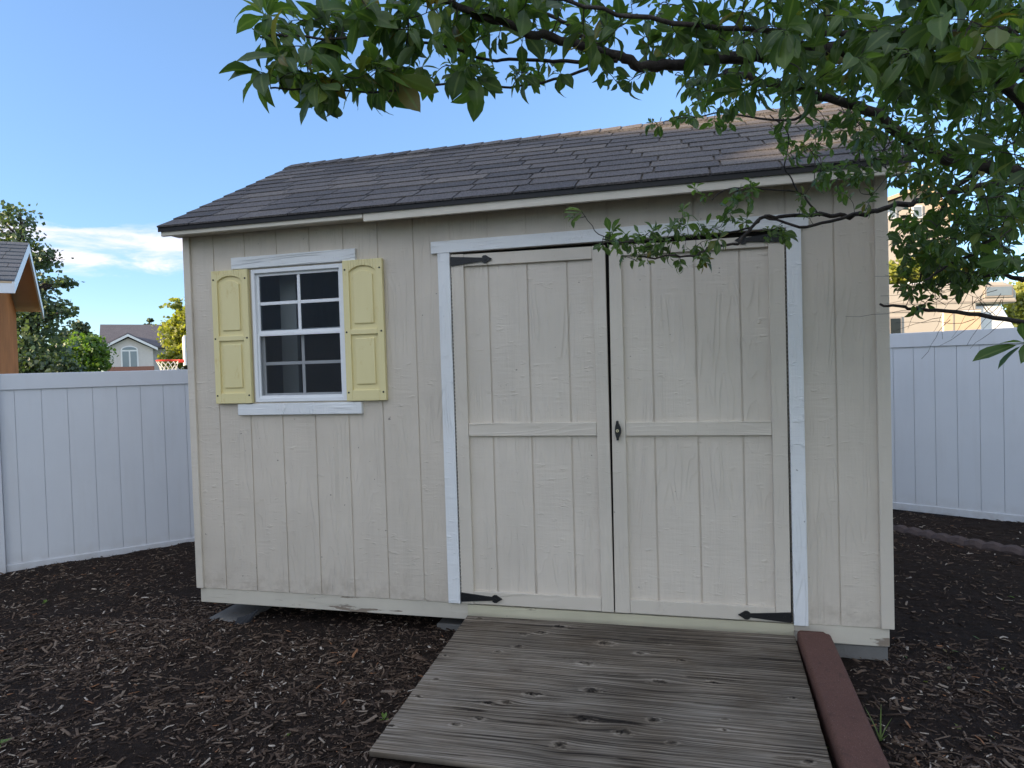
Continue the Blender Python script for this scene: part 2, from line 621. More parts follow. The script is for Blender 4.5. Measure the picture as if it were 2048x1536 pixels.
def zg(x, y):
    z = -0.195 + 0.013 * np.clip(x, -4, 7)
    z = z + 0.035 * np.clip((-0.5 - y) / 0.8, 0, 1)
    z = z + 0.035 * np.exp(-((y + 0.30) / 0.28) ** 2) * (1 / (1 + np.exp((x - 1.3) * 12)))
    return z


def vnoise(x, y, seed=0):
    """Cheap value noise on arrays, in -1..1."""
    xi, yi = np.floor(x).astype(np.int64), np.floor(y).astype(np.int64)
    fx, fy = x - xi, y - yi
    fx, fy = fx * fx * (3 - 2 * fx), fy * fy * (3 - 2 * fy)

    def h(a, b):
        n = (a * 374761393 + b * 668265263 + seed * 1442695041) & 0x7fffffff
        n = ((n ^ (n >> 13)) * 1274126177) & 0x7fffffff
        return ((n ^ (n >> 16)) & 0xffff) / 32767.5 - 1.0
    return (h(xi, yi) * (1 - fx) + h(xi + 1, yi) * fx) * (1 - fy) + (h(xi, yi + 1) * (1 - fx) + h(xi + 1, yi + 1) * fx) * fy


def rough_ground(x, y):
    return zg(x, y) + 0.010 * vnoise(x * 4, y * 4, 1) + 0.007 * vnoise(x * 13, y * 13, 2) + 0.004 * vnoise(x * 34, y * 34, 3)


def grid_mesh(name, xs, ys, zf, material, smooth=True):
    X, Y = np.meshgrid(xs, ys)
    V = np.stack([X.ravel(), Y.ravel(), zf(X.ravel(), Y.ravel())], 1)
    nx, ny = len(xs), len(ys)
    i = np.arange(nx * ny).reshape(ny, nx)
    F = np.stack([i[:-1, :-1].ravel(), i[:-1, 1:].ravel(), i[1:, 1:].ravel(), i[1:, :-1].ravel()], 1)
    return np_mesh(name, V, F, material, smooth=smooth)


lin = np.linspace
xs = np.concatenate([lin(-7, -2, 60), lin(-1.95, 5.5, 380), lin(5.55, 9, 40)])
ys = np.concatenate([lin(-9, -2.4, 40), lin(-2.37, 0.6, 220), lin(0.62, 4.0, 150), lin(4.05, 7, 40)])
tag(grid_mesh('mulch_bed', xs, ys, rough_ground, M_mulch), kind='structure')
far = np.concatenate([lin(-900, -60, 10), lin(-50, 50, 21), lin(60, 900, 10)])
tag(grid_mesh('ground', far, far, lambda x, y: np.full_like(x, -0.36), M_grass), kind='structure')

# ------------------------------------------------------------------ the shed
G = 0.2032
XL, XR, DEP = -0.19, 3.468, 2.44
shed = thing('garden_shed', 'beige garden shed with dark shingle roof and wide double doors', 'shed', (1.64, 1.22, -0.17))
WT = 2.06                           # wall top
# openings in the front wall (x0, x1, z0, z1)
OPW = (0.245, 0.812, 1.075, 1.815)
OPD = (1.424, 3.048, 0.0, 1.83)
f = MB()
for x0, x1, z0, z1 in ((XL, OPW[0], 0, WT), (OPW[0], OPW[1], 0, OPW[2]), (OPW[0], OPW[1], OPW[3], WT),
                       (OPW[1], OPD[0], 0, WT), (OPD[0], OPD[1], OPD[3], WT), (OPD[1], XR, 0, WT)):
    f.box(x0, x1, 0.0045, 0.055, z0, z1)
for n in range(-1, 18):
    a, b = max(n * G + 0.0037, XL), min((n + 1) * G - 0.0037, XR)
    segs = [(a, b, 0.0, WT)]
    for ox0, ox1, oz0, oz1 in (OPW, OPD):
        new = []
        for x0, x1, z0, z1 in segs:
            if x1 <= ox0 or x0 >= ox1 or z1 <= oz0 or z0 >= oz1:
                new.append((x0, x1, z0, z1))
                continue
            if x0 < ox0:
                new.append((x0, ox0, z0, z1))
            if x1 > ox1:
                new.append((ox1, x1, z0, z1))
            c0, c1 = max(x0, ox0), min(x1, ox1)
            if z0 < oz0:
                new.append((c0, c1, z0, oz0))
            if z1 > oz1:
                new.append((c0, c1, oz1, z1))
        segs = new
    for x0, x1, z0, z1 in segs:
        f.box(x0, x1, -0.0005, 0.008, z0 + 0.001, z1)
f.build('wall', M_siding, shed)
RIDGE_Z, EAVE_Z, EAVE_Y = 2.782, 2.077, -0.15
SL = (RIDGE_Z - EAVE_Z) / (1.22 - EAVE_Y)
for x0, x1 in ((XL, XL + 0.05), (XR - 0.05, XR)):
    g = MB()
    zu = lambda y: RIDGE_Z - 0.03 - SL * abs(y - 1.22)
    g.prismx([(0.056, 0), (DEP, 0), (DEP, zu(DEP)), (1.22, zu(1.22)), (0.056, zu(0.056))], x0, x1)
    k = 0
    y = 0.06
    out = x0 - 0.006 if x0 < 0 else x1 - 0.003
    while y < DEP - 0.05:
        y2 = min(y + G - 0.009, DEP)
        g.prismx([(y, 0.001), (y2, 0.001), (y2, zu(y2)), (y, zu(y))], out, out + 0.009)
        y += G
    g.build('wall', M_siding, shed)
b = MB()
b.box(XL + 0.05, XR - 0.05, DEP - 0.05, DEP, 0, WT)
b.build('wall', M_siding, shed)
# corner boards
for x0, x1 in ((XL - 0.004, -0.150), (3.418, XR + 0.004)):
    c = MB()
    c.box(x0, x1, -0.016, 0.0, 0.002, WT - 0.01)
    c.build('corner_trim', M_stile, shed, bevel=0.002)
# floor, rim boards
fl = MB()
fl.box(XL + 0.01, XR - 0.01, 0.045, DEP - 0.01, -0.07, 0.015)
fl.build('floor', M_interior, shed)
bm = MB()
bm.box(-0.183, 3.456, 0.004, 0.044, -0.086, -0.001)
bm.build('skid_beam', M_beam, shed, bevel=0.003)
th = MB()
th.box(1.46, 3.05, -0.008, 0.003, -0.080, -0.003)
th.build('threshold', M_thresh, shed)
for yy in (0.8, 1.6, 2.35):
    bm = MB()
    bm.box(-0.17, 3.44, yy, yy + 0.05, -0.16, -0.072)
    bm.build('skid_beam', M_interior, shed)

# roof -------------------------------------------------------------
RX0, RX1 = -0.232, 3.54
roof = MB()
for sgn in (1, -1):
    ye = EAVE_Y if sgn > 0 else 2.44 + 0.15
    t_ = 0.016
    roof.hexa([(RX0 + .006, ye + sgn * 0.004, EAVE_Z - 0.028), (RX1 - .006, ye + sgn * 0.004, EAVE_Z - 0.028), (RX1 - .006, 1.22, RIDGE_Z - 0.028), (RX0 + .006, 1.22, RIDGE_Z - 0.028),
               (RX0 + .006, ye + sgn * 0.004, EAVE_Z - 0.012), (RX1 - .006, ye + sgn * 0.004, EAVE_Z - 0.012), (RX1 - .006, 1.22, RIDGE_Z - 0.012), (RX0 + .006, 1.22, RIDGE_Z - 0.012)])
roof_o = roof.build('roof', M_interior, shed)
NC = 12
LS = math.hypot(1.22 - EAVE_Y, RIDGE_Z - EAVE_Z)
EXP_ = LS / NC
cosr, sinr = (1.22 - EAVE_Y) / LS, (RIDGE_Z - EAVE_Z) / LS
rr = random.Random(3)
sh = MB()
for sgn in (1, -1):
    def P(x, s_, h):
        yy = EAVE_Y + s_ * cosr - h * sinr
        if sgn < 0:
            yy = 2.44 - yy
        return (x, yy, EAVE_Z - 0.008 + s_ * sinr + h * cosr)
    for i in range(NC):
        s0 = i * EXP_ - (0.014 if i == 0 else 0) + rr.uniform(-.002, .002)
        s1 = (i + 1) * EXP_ + 0.03 if i < NC - 1 else LS - 0.004
        x = RX0 - rr.random() * 0.30 if i else RX0 - 0.1
        while x < RX1:
            w = 0.305
            a, b = max(x + 0.0055, RX0 + rr.uniform(-.005, .003)), min(x + w - 0.0055, RX1 + rr.uniform(-.003, .005))
            if b - a > 0.02:
                lo, hi = 0.0072, 0.0022
                dz = rr.uniform(-0.0012, 0.0012)
                q = [P(a, s0, -0.002), P(b, s0, -0.002), P(b, s1, -0.003), P(a, s1, -0.003),
                     P(a, s0, lo + dz), P(b, s0, lo + dz), P(b, s1, hi - .002), P(a, s1, hi - .002)]
                if sgn < 0:
                    q = [q[1], q[0], q[3], q[2], q[5], q[4], q[7], q[6]]
                sh.hexa(q, 0, min(1, max(0.01, rr.gauss(0.5, 0.27))))
            x += w
sh.build('shingles', M_shingle, roof_o)
# ridge caps
rc = MB()
x = RX0 - 0.004
while x < RX1 - 0.02:
    x1 = min(x + 0.15, RX1 + 0.006)
    h0, h1 = 0.017, 0.011
    def cap(xx, hh, d, sd):
        s_ = LS - d
        yy = 1.22 - sd * d * cosr - sd * hh * sinr
        return (xx, yy, EAVE_Z - 0.008 + s_ * sinr + hh * cosr)
    for sd in (1, -1):
        top0 = (x, 1.22, RIDGE_Z - 0.008 + h1 * 1.1)
        top1 = (x1, 1.22, RIDGE_Z - 0.008 + h0 * 1.1)
        q = [cap(x, 0.004, 0.105, sd), cap(x1, 0.006, 0.105, sd), (x1, 1.22, RIDGE_Z - 0.006), (x, 1.22, RIDGE_Z - 0.006),
             cap(x, h1, 0.105, sd), cap(x1, h0, 0.105, sd), top1, top0]
        if sd < 0:
            q = [q[1], q[0], q[3], q[2], q[5], q[4], q[7], q[6]]
        rc.hexa(q, 0, min(1, max(0.01, rr.gauss(0.5, 0.25))))
    x += 0.135
rc.build('ridge_cap', M_shingle, roof_o)
de = MB()
de.box(RX0 - 0.002, RX1 + 0.002, EAVE_Y - 0.006, EAVE_Y - 0.002, EAVE_Z - 0.040, EAVE_Z - 0.006)
de.box(RX0 - 0.002, RX1 + 0.002, EAVE_Y - 0.0015, EAVE_Y + 0.05, EAVE_Z - 0.0115, EAVE_Z - 0.0085)
de.build('drip_edge', M_drip, roof_o)
for x0, x1, zb in ((RX0 + .008, 1.003, 2.014), (1.008, RX1 - .008, 1.996)):
    fa = MB()
    fa.box(x0, x1, EAVE_Y + 0.004, EAVE_Y + 0.024, zb, EAVE_Z - 0.0295)
    fa.build('fascia', M_fascia, roof_o, bevel=0.002)
so = MB()
so.box(RX0 + .01, RX1 - .01, EAVE_Y + 0.026, -0.003, 2.028, 2.034)
so.build('soffit', M_fascia, roof_o)
for x0, x1 in ((RX0 + .010, RX0 + .030), (RX1 - .030, RX1 - .010)):
    for sgn in (1, -1):
        ra = MB()
        ye = EAVE_Y + .027
        if sgn > 0:
            pl = [(ye, EAVE_Z - 0.056), (1.219, RIDGE_Z - 0.095), (1.219, RIDGE_Z - 0.0295), (ye, EAVE_Z - 0.0150)]
            pl[3] = (ye, EAVE_Z + SL * 0.027 - 0.0295)
        else:
            ye2 = 2.44 - ye
            pl = [(1.221, RIDGE_Z - 0.095), (ye2, EAVE_Z - 0.056), (ye2, EAVE_Z + SL * 0.027 - 0.0295), (1.221, RIDGE_Z - 0.0295)]
        ra.prismx(pl, x0, x1)
        ra.build('rake_board', M_fascia, roof_o)

# window -----------------------------------------------------------
w0, w1, wz0, wz1 = OPW
win = MB()
ft = 0.022
for x0, x1, z0, z1 in ((w0, w0 + ft, wz0, wz1), (w1 - ft, w1, wz0, wz1), (w0 + ft, w1 - ft, wz1 - ft, wz1), (w0 + ft, w1 - ft, wz0, wz0 + ft)):
    win.box(x0, x1, -0.014, 0.05, z0, z1)
win_o = win.build('window', M_vinyl_frame, shed, bevel=0.002)


def sash(name, x0, x1, z0, z1, y0, y1, t, bar, material):
    s = MB()
    s.box(x0, x0 + t, y0, y1, z0, z1)
    s.box(x1 - t, x1, y0, y1, z0, z1)
    s.box(x0 + t, x1 - t, y0, y1, z0, z0 + t)
    s.box(x0 + t, x1 - t, y0, y1, z1 - t, z1)
    if bar:
        xm, zm = (x0 + x1) / 2, (z0 + z1) / 2
        ym = (y0 + y1) / 2
        s.box(xm - bar / 2, xm + bar / 2, ym - .006, ym + .006, z0 + t, z1 - t)
        s.box(x0 + t, xm - bar / 2, ym - .005, ym + .007, zm - bar / 2, zm + bar / 2)
        s.box(xm + bar / 2, x1 - t, ym - .005, ym + .007, zm - bar / 2, zm + bar / 2)
    return s.build(name, material, win_o, bevel=0.0015)


# two levels only below the shed: window > sash, screen, pane
zmid = 1.468
sash('sash', w0 + ft, w1 - ft, zmid - 0.012, wz1 - ft, 0.004, 0.024, 0.016, 0.018, M_vinyl_frame)
sash('sash', w0 + ft, w1 - ft, wz0 + ft, zmid + 0.012, 0.027, 0.045, 0.024, 0.018, M_grid)
sash('screen_frame', w0 + ft, w1 - ft, wz0 + ft, zmid - 0.013, -0.006, 0.010, 0.013, 0, M_vinyl_frame)
s = MB()
s.quadset([(w0 + .03, 0.002, wz0 + .03), (w1 - .03, 0.002, wz0 + .03), (w1 - .03, 0.002, zmid - .018), (w0 + .03, 0.002, zmid - .018)], [(0, 1, 2, 3)])
s.build('insect_screen', M_screen, win_o)
for z0, z1, yy in ((zmid, wz1 - .03, 0.0115), (wz0 + .03, zmid, 0.0335)):
    s = MB()
    s.quadset([(w0 + .03, yy, z0), (w1 - .03, yy, z0), (w1 - .03, yy, z1), (w0 + .03, yy, z1)], [(0, 1, 2, 3)])
    s.build('pane', M_glass, win_o)
for x0, x1, z0, z1 in ((0.126, 0.892, 1.824, 1.889), (0.134, 0.900, 1.003, 1.066)):
    s = MB()
    s.box(x0, x1, -0.022, 0.002, z0, z1)
    s.build('window_trim', M_white_x, shed, bevel=0.002)

# shutters ----------------------------------------------------------


def shutter(x0, x1, z0, z1):
    s = MB()
    yb, yf = -0.018, -0.030                        # back slab face, face of the frame
    s.box(x0 + .001, x1 - .001, yb, -0.002, z0 + .001, z1 - .001)
    st = 0.036
    zm = z0 + (z1 - z0) * 0.49
    s.box(x0, x0 + st, yf, yb + .002, z0, z1)
    s.box(x1 - st, x1, yf, yb + .002, z0, z1)
    xi0, xi1 = x0 + st, x1 - st
    s.box(xi0, xi1, yf + .0003, yb + .002, z0, z0 + 0.058)
    s.box(xi0, xi1, yf + .0003, yb + .002, zm - 0.014, zm + 0.014)
    # top rail with its arch
    n = 10
    cx, rise, zb = (xi0 + xi1) / 2, 0.030, z1 - 0.062
    arch = [(xi0 + (xi1 - xi0) * i / n, zb + rise * math.sin(math.pi * i / n) ** 0.7) for i in range(n + 1)]
    for i in range(n):
        s.prism([arch[i], arch[i + 1], (arch[i + 1][0], z1), (arch[i][0], z1)], yf + .0003, yb + .002)
    o = s.build('shutter', M_yellow, shed, bevel=0.0025, seg=2)
    # raised fields
    m_ = 0.022
    for a, b_, archd in ((z0 + 0.058, zm - 0.014, False), (zm + 0.014, zb, True)):
        p = MB()
        fx0, fx1, fz0, fz1 = xi0 + m_, xi1 - m_, a + 0.03, b_ - (0.004 if archd else 0.02)
        if archd:
            top = [(fx0 + (fx1 - fx0) * i / 8, fz1 - 0.012 + 0.022 * math.sin(math.pi * i / 8)) for i in range(8, -1, -1)]
            poly = [(fx0, fz0), (fx1, fz0)] + top
        else:
            poly = [(fx0, fz0), (fx1, fz0), (fx1, fz1), (fx0, fz1)]
        p.prism(poly, yf + .004, yb + .001)
        p.build('raised_panel', M_yellow, o, bevel=0.004, seg=2)
    for zz in (z0 + 0.045, zm, z1 - 0.05):
        for xx in (x0 + .014, x1 - .014):
            p = MB()
            p.prism([(xx + .0052 * math.cos(k * math.pi / 4), zz + .0052 * math.sin(k * math.pi / 4)) for k in range(8)], yf - .002, yf + .001)
            p.build('screw', M_black, o)
    return o


shutter(-0.001, 0.232, 1.070, 1.820)
shutter(0.818, 1.048, 1.073, 1.826)

# doors --------------------------------------------------------------
for nm, x0, x1, z0, z1, m_ in (('door_trim', 1.323, 3.145, 1.828, 1.890, M_white_x), ('door_trim', 1.358, 1.4235, 0.004, 1.8275, M_white_z), ('door_trim', 3.049, 3.112, -0.004, 1.8275, M_white_z)):
    s = MB()
    s.box(x0, x1, -0.022, 0.002, z0, z1)
    s.build(nm, m_, shed, bevel=0.002)
jb = MB()                                         # near-black sheet painting the shade seen in the door gaps
jb.box(1.4245, 3.0475, 0.032, 0.05, 0.0, 1.829)
jb.build('gap_shade_sheet', M_dark, shed)


def spade_hinge(xa, xt, z, parent):
    """Black strap hinge from its root at xa to the spade's tip at xt."""
    sg = 1 if xt > xa else -1
    L = abs(xt - xa)
    s = MB()
    y0, y1 = -0.026, -0.0185
    pl = [(0, -0.024), (L - 0.052, -0.009), (L - 0.050, -0.010)]
    for k in range(9):
        an = -math.pi * 0.80 + math.pi * 1.6 * k / 8
        pl.append((L - 0.037 + 0.021 * math.cos(an), 0.021 * math.sin(an)) if k != 4 else (L, 0.0))
    pl += [(L - 0.050, 0.010), (L - 0.052, 0.009), (0, 0.024)]
    pts = [(xa + sg * a, z + b_) for a, b_ in pl]
    if sg < 0:
        pts = pts[::-1]
    s.prism(pts, y0, y1)
    for a in (0.03, 0.10, L - 0.037):
        cx = xa + sg * a
        s.prism([(cx + .006 * math.cos(k * math.pi / 4), z + .006 * math.sin(k * math.pi / 4)) for k in range(8)], y0 - .003, y0 - 0.0005)
    s.build('strap_hinge', M_black, parent)


def door(xa0, xa1, xb0, xb1, zt0, zt1, zb, st_l, st_r, rail_z):
    """xa: left edge bottom/top, xb: right edge bottom/top; z top left/right."""
    p = MB()
    L = lambda z: xa0 + (xa1 - xa0) * z / 1.81
    Rr = lambda z: xb0 + (xb1 - xb0) * z / 1.81
    p.prism([(L(zb) + .004, zb + .003), (Rr(zb) - .004, zb + .003), (Rr(zt1) - .004, zt1 - .003), (L(zt0) + .004, zt0 - .003)], 0.006, 0.030)
    xi0, xi1 = st_l, st_r
    n = math.floor(xi0 / G)
    while n * G < xi1:
        a, b_ = max(n * G + 0.0045, xi0 - .01), min((n + 1) * G - 0.0045, xi1 + .01)
        if b_ - a > 0.01:
            p.box(a, b_, -0.0005, 0.008, zb + .02, min(zt0, zt1) - .02)
        n += 1
    o = p.build('door', M_door, shed)
    yf = -0.018
    for pts in ([(L(zb), zb), (xi0, zb), (xi0, zt0 - .0005), (L(zt0), zt0)], [(xi1, zb), (Rr(zb), zb), (Rr(zt1), zt1), (xi1, zt1)]):
        s = MB()
        s.prism(pts, yf, 0.001)
        s.build('stile', M_stile, o, bevel=0.002)
    zt = lambda x: zt0 + (zt1 - zt0) * (x - L(1.8)) / (Rr(1.8) - L(1.8))
    for z0a, z0b, z1a, z1b in ((zb + .001, zb + .001, zb + 0.068, zb + 0.068), (rail_z - .033, rail_z - .033, rail_z + .033, rail_z + .033), (1.753, 1.747, zt(xi0) - .002, zt(xi1) - .002)):
        s = MB()
        s.prism([(xi0 + .0012, z0a), (xi1 - .0012, z0b), (xi1 - .0012, z1b), (xi0 + .0012, z1a)], yf + .0015, 0.001)
        s.build('rail', M_siding_x, o, bevel=0.002)
    return o


dl = door(1.430, 1.430, 2.2205, 2.223, 1.817, 1.809, 0.005, 1.497, 2.160, 0.912)
spade_hinge(1.430, 1.652, 1.781, dl)
spade_hinge(1.430, 1.652, 0.040, dl)
dr = door(2.2265, 2.2415, 3.038, 3.041, 1.807, 1.800, 0.005, 2.300, 2.972, 0.910)
spade_hinge(3.041, 2.824, 1.786, dr)
spade_hinge(3.038, 2.804, 0.032, dr)
# piano-hinge strips seen in the gaps beside both doors
for xx in (1.4268, 3.0445):
    s = MB()
    z = 0.02
    while z < 1.79:
        s.box(xx - .0022, xx + .0022, -0.012, 0.0, z, z + 0.012)
        z += 0.019
    s.build('hinge_pins', M_hingepin, shed)
h = MB()
cx, cz = 2.263, 0.905
prof = [(-0.047, 0.006), (-0.034, 0.008), (-0.026, 0.013), (-0.012, 0.018), (0.0, 0.0195), (0.012, 0.018), (0.026, 0.013), (0.034, 0.008), (0.047, 0.006)]
pl = [(cx + w - .006 + .004, cz + z) for z, w in prof] + [(cx - w * 0.55 - .002, cz + z) for z, w in prof[::-1]]
h.prism(pl, -0.042, -0.0175)
h.prism([(cx + .0075 * math.cos(k * math.pi / 6), cz + .0075 * math.sin(k * math.pi / 6)) for k in range(12)], -0.0455, -0.0425, 1)
h.prism([(cx - .0013, cz - .004), (cx + .0013, cz - .004), (cx + .0013, cz + .004), (cx - .0013, cz + .004)], -0.0462, -0.0456, 0)
h.build('handle', [M_black, M_brass], dr, bevel=0.002)

# things inside, seen dimly through the window
bd = thing('leaning_board', 'pale upright board standing inside the shed behind the window panes', 'board', (0.31, 0.25, 0.015))
s = MB()
s.box(0.255, 0.36, 0.25, 0.28, 0.015, 1.95)
s.build('plank', M_whitep, bd)
sf = thing('storage_shelf', 'dim wooden shelf inside the shed behind the window', 'shelf', (0.9, 1.6, 0.015))
for zz in (0.6, 1.05, 1.5):
    s = MB()
    s.box(0.2, 1.4, 1.5, 1.85, zz, zz + 0.025)
    s.build('shelf_board', M_curtain, sf)
for xx in (0.2, 1.36):
    s = MB()
    s.box(xx, xx + 0.04, 1.46, 1.50, 0.015, 1.6)
    s.build('upright', M_curtain, sf)

# ------------------------------------------------------------------ blocks under the shed
for nm, lab, x0, x1, y0, y1, z0, z1 in (
        ('concrete_pad', 'thin grey concrete pad under the window end of the shed', -0.150, 0.10, 0.00, 0.40, -0.26, -0.183),
        ('concrete_pad', 'grey concrete pad half buried beside the top of the plywood ramp', 1.255, 1.47, 0.06, 0.36, -0.26, -0.140),
        ('concrete_pad', 'thick grey concrete pad under the shed corner beside the red block', 3.20, 3.452, 0.018, 0.42, -0.26, -0.0865)):
    o = MB()
    o.box(x0, x1, y0, y1, z0, z1)
    o = o.build(nm, M_concrete, bevel=0.006)
    tag(o, lab, 'concrete block', 'concrete pads under the shed')
fb = MB()
xs_ = [0.085, 0.12, 0.15, 0.172]
top = [(0.085, -0.03, -0.150), (0.122, -0.032, -0.140), (0.162, -0.02, -0.125), (0.20, 0.0, -0.105)]
botm = [(0.080, -0.075, -0.20), (0.105, -0.085, -0.205), (0.13, -0.07, -0.20), (0.16, -0.04, -0.185)]
for i in range(3):
    fb.quadset([botm[i], botm[i + 1], top[i + 1], top[i]], [(0, 1, 2, 3)])
fo = fb.build('fabric_scrap', M_rubber)
md = fo.modifiers.new('thick', 'SOLIDIFY')
md.thickness = 0.003
tag(fo, 'torn black landscape fabric flap poking from mulch by the left pad', 'fabric scrap')

# ------------------------------------------------------------------ plywood ramp
c00, c10 = np.array([1.475, -0.062, -0.040]), np.array([3.046, -0.062, -0.036])
c01, c11 = np.array([1.476, -1.196, -0.120]), np.array([3.020, -1.220, -0.098])
NU, NV = 620, 880
U, Vv = np.meshgrid(np.linspace(0, 1, NU), np.linspace(0, 1, NV))
PX, PY = U * 1.56, Vv * 1.14                     # metres along and across the sheet
knots = []
# (photo x, photo y, size) of the sheet's knots, carried onto the board plane
for kx, ky, ks in ((958, 1237, .7), (1120, 1254, 1.2), (1080, 1266, 1.1), (1045, 1269, .8), (1035, 1294, .8), (996, 1305, .6), (1210, 1288, 1.3), (1172, 1329, 1.3), (1278, 1308, .9),
                   (1320, 1367, 1.5), (1184, 1385, 1.25), (1066, 1392, 1.2), (1012, 1408, 1.1), (974, 1409, .9), (958, 1440, .8), (910, 1453, .7), (1168, 1442, 1.5), (1310, 1445, 1.0), (1250, 1470, 1.2),
                   (1122, 1495, 1.3), (870, 1361, .7), (1330, 1289, .6), (1360, 1323, .8), (1425, 1367, .8), (1350, 1492, .7), (1452, 1444, .5), (1585, 1400, .6), (890, 1313, .5), (835, 1395, .5), (780, 1455, .7), (1450, 1465, .5), (1620, 1530, .8), (1245, 1247, .7)):
    d = CM @ Vector(((kx - 1024) / FPX, -(ky - 768) / FPX, -1.0))
    nrm = np.cross(c10 - c00, c01 - c00)
    tt = np.dot(c00 - np.array(CAM_LOC), nrm) / np.dot(np.array(d), nrm)
    pt = np.array(CAM_LOC) + np.array(d) * tt
    ku = (pt[0] - 1.475) / 1.558
    kv = (pt[1] + 0.062) / (-1.145)
    knots.append((ku * 1.56, kv * 1.14, ks * 0.0185))
gy = PY.copy()
kn_d = np.full(PX.shape, 9.0)
kn_rad = np.full(PX.shape, 0.02)
for kx, ky, kr in knots:
    dx, dy = (PX - kx) / (kr * 3.2), (PY - ky) / (kr * 1.3)
    gy += (PY - ky) * 0.0 - np.sign(PY - ky) * kr * 0.75 * np.exp(-dx ** 2 - np.abs(dy) * 0.55) * (1 - np.exp(-(dy * 2.0) ** 2))
    wv = 0.35 * vnoise(PX * 60 + kx * 91, PY * 75 + ky * 57, 41) + 0.22 * vnoise(PX * 140, PY * 160, 42)
    dd = np.hypot((PX - kx) / (kr * (1.1 + 0.5 * ((kx * 37.7) % 1))), (PY - ky + 0.25 * (PX - kx) * (((kx * 91.3) % 1) - 0.5)) / (kr * (0.5 + 0.35 * ((ky * 53.1) % 1)))) + wv
    kn_d = np.minimum(kn_d, dd)
gy += 0.008 * vnoise(PX * 1.1, PY * 2, 21) + 0.002 * vnoise(PX * 4, PY * 9, 22)
g1 = vnoise(PX * 2.6 + 40, gy * 210, 5)
g2 = vnoise(PX * 4.0 + 10, gy * 370, 6)
g3 = vnoise(PX * 1.2, gy * 38, 7)
big = vnoise(PX * 2.3, PY * 2.6, 8) * 0.6 + vnoise(PX * 6, PY * 7, 9) * 0.4
grain = 0.52 + 0.08 * g1 + 0.22 * g2 + 0.02 * g3 + 0.15 * vnoise(PX * 5 + 3, gy * 300, 15)
crk = np.clip((vnoise(PX * 3.4 + 7, gy * 250, 12) - 0.55) / 0.12, 0, 1) * np.clip((vnoise(PX * 4.0, PY * 11, 13) + 0.05) / 0.2, 0, 1)
ringm = np.exp(-((kn_d - 1.25) / 0.35) ** 2)
core = np.clip(1.0 - kn_d, 0, 1) ** 0.6
tone = np.clip(grain + 0.16 * big, 0, 1)
tone = tone + ringm * 0.15 * (0.4 + 0.6 * (vnoise(PX * 35, PY * 40, 43) > -0.2))
cn = vnoise(PX * 120, PY * 150, 14)
tone = tone * (1 - core * (0.55 + 0.35 * cn))
tone = np.clip((tone - 0.5) * 1.25 + 0.46, 0, 1) * (1 - 0.8 * crk)
hgt = 0.0006 * (g1 * 0.5 + g2 * 0.5) + 0.0004 * g3 - 0.0045 * crk + 0.0055 * np.exp(-(kn_d / 1.3) ** 2) - 0.006 * core * (cn > 0.1)
edge = np.minimum(np.minimum(U, 1 - U) * 1.56, np.minimum(Vv, 1 - Vv) * 1.14)
hgt *= np.clip(edge / 0.006, 0, 1)
lat = (c00[None, None] * ((1 - U) * (1 - Vv))[..., None] + c10[None, None] * (U * (1 - Vv))[..., None] +
       c01[None, None] * ((1 - U) * Vv)[..., None] + c11[None, None] * (U * Vv)[..., None])
# slightly ragged left/right edges and the bottom-left end lifting off the mulch
lat[..., 0] += (vnoise(Vv * 60, Vv * 0 + 3, 31) * 0.0012) * (np.exp(-U * 40) + np.exp(-(1 - U) * 40))
top = lat.copy()
top[..., 2] += hgt
bot = lat.copy()
bot[..., 2] -= 0.018
n_ = NU * NV
idx = np.arange(n_).reshape(NV, NU)
Ft = np.stack([idx[:-1, :-1].ravel(), idx[1:, :-1].ravel(), idx[1:, 1:].ravel(), idx[:-1, 1:].ravel()], 1)
rim = np.concatenate([idx[0, :], idx[1:, -1], idx[-1, -2::-1], idx[-2:0:-1, 0]])
nr = len(rim)
rimv = bot.reshape(-1, 3)[rim]
Vall = np.concatenate([top.reshape(-1, 3), rimv])
ib = n_ + np.arange(nr)
Fs = np.stack([rim, np.roll(rim, -1), np.roll(ib, -1), ib], 1)
corner4 = np.array([[n_, n_ + NU - 1, n_ + NU - 1 + NV - 1, n_ + 2 * NU + NV - 3]])
Fall = np.concatenate([Ft, Fs, corner4])
tv = np.concatenate([tone.ravel(), np.full(nr, 0.25)])
bv = np.concatenate([(big * 0.5 + 0.5).ravel(), np.full(nr, 0.3)])


def mk_ply():
    m, t = mat('weathered_plywood')
    a = t.attr('tone').outputs['Fac']
    c = t.ramp(a, [(0.0, (0.012, 0.010, 0.009)), (0.22, (0.05, 0.041, 0.032)), (0.45, (0.13, 0.109, 0.085)), (0.7, (0.23, 0.198, 0.16)), (1.0, (0.36, 0.318, 0.265))])
    nz = t.noise(t.coord(), 4, 5, 0.65)
    c = t.mix(t.map(nz, 0.4, 0.68, 0, 0.5), c, t.mix(1.0, c, (0.68, 0.58, 0.46), 'MULTIPLY'))
    nz2 = t.noise(t.coord((1, 1.6, 1)), 2.6, 5, 0.7)
    c = t.mix(t.map(nz2, 0.56, 0.72, 0, 0.55), c, t.mix(1.0, c, (0.45, 0.42, 0.40), 'MULTIPLY'))
    t.out(t.pbr(c, 0.9, spec=0.2))
    return m


ramp_o = np_mesh('plywood_ramp', Vall, Fall, mk_ply(), {'tone': ('POINT', tv)}, smooth=False)
tag(ramp_o, 'weathered grey knotty plywood ramp leading up to the double doors', 'ramp')

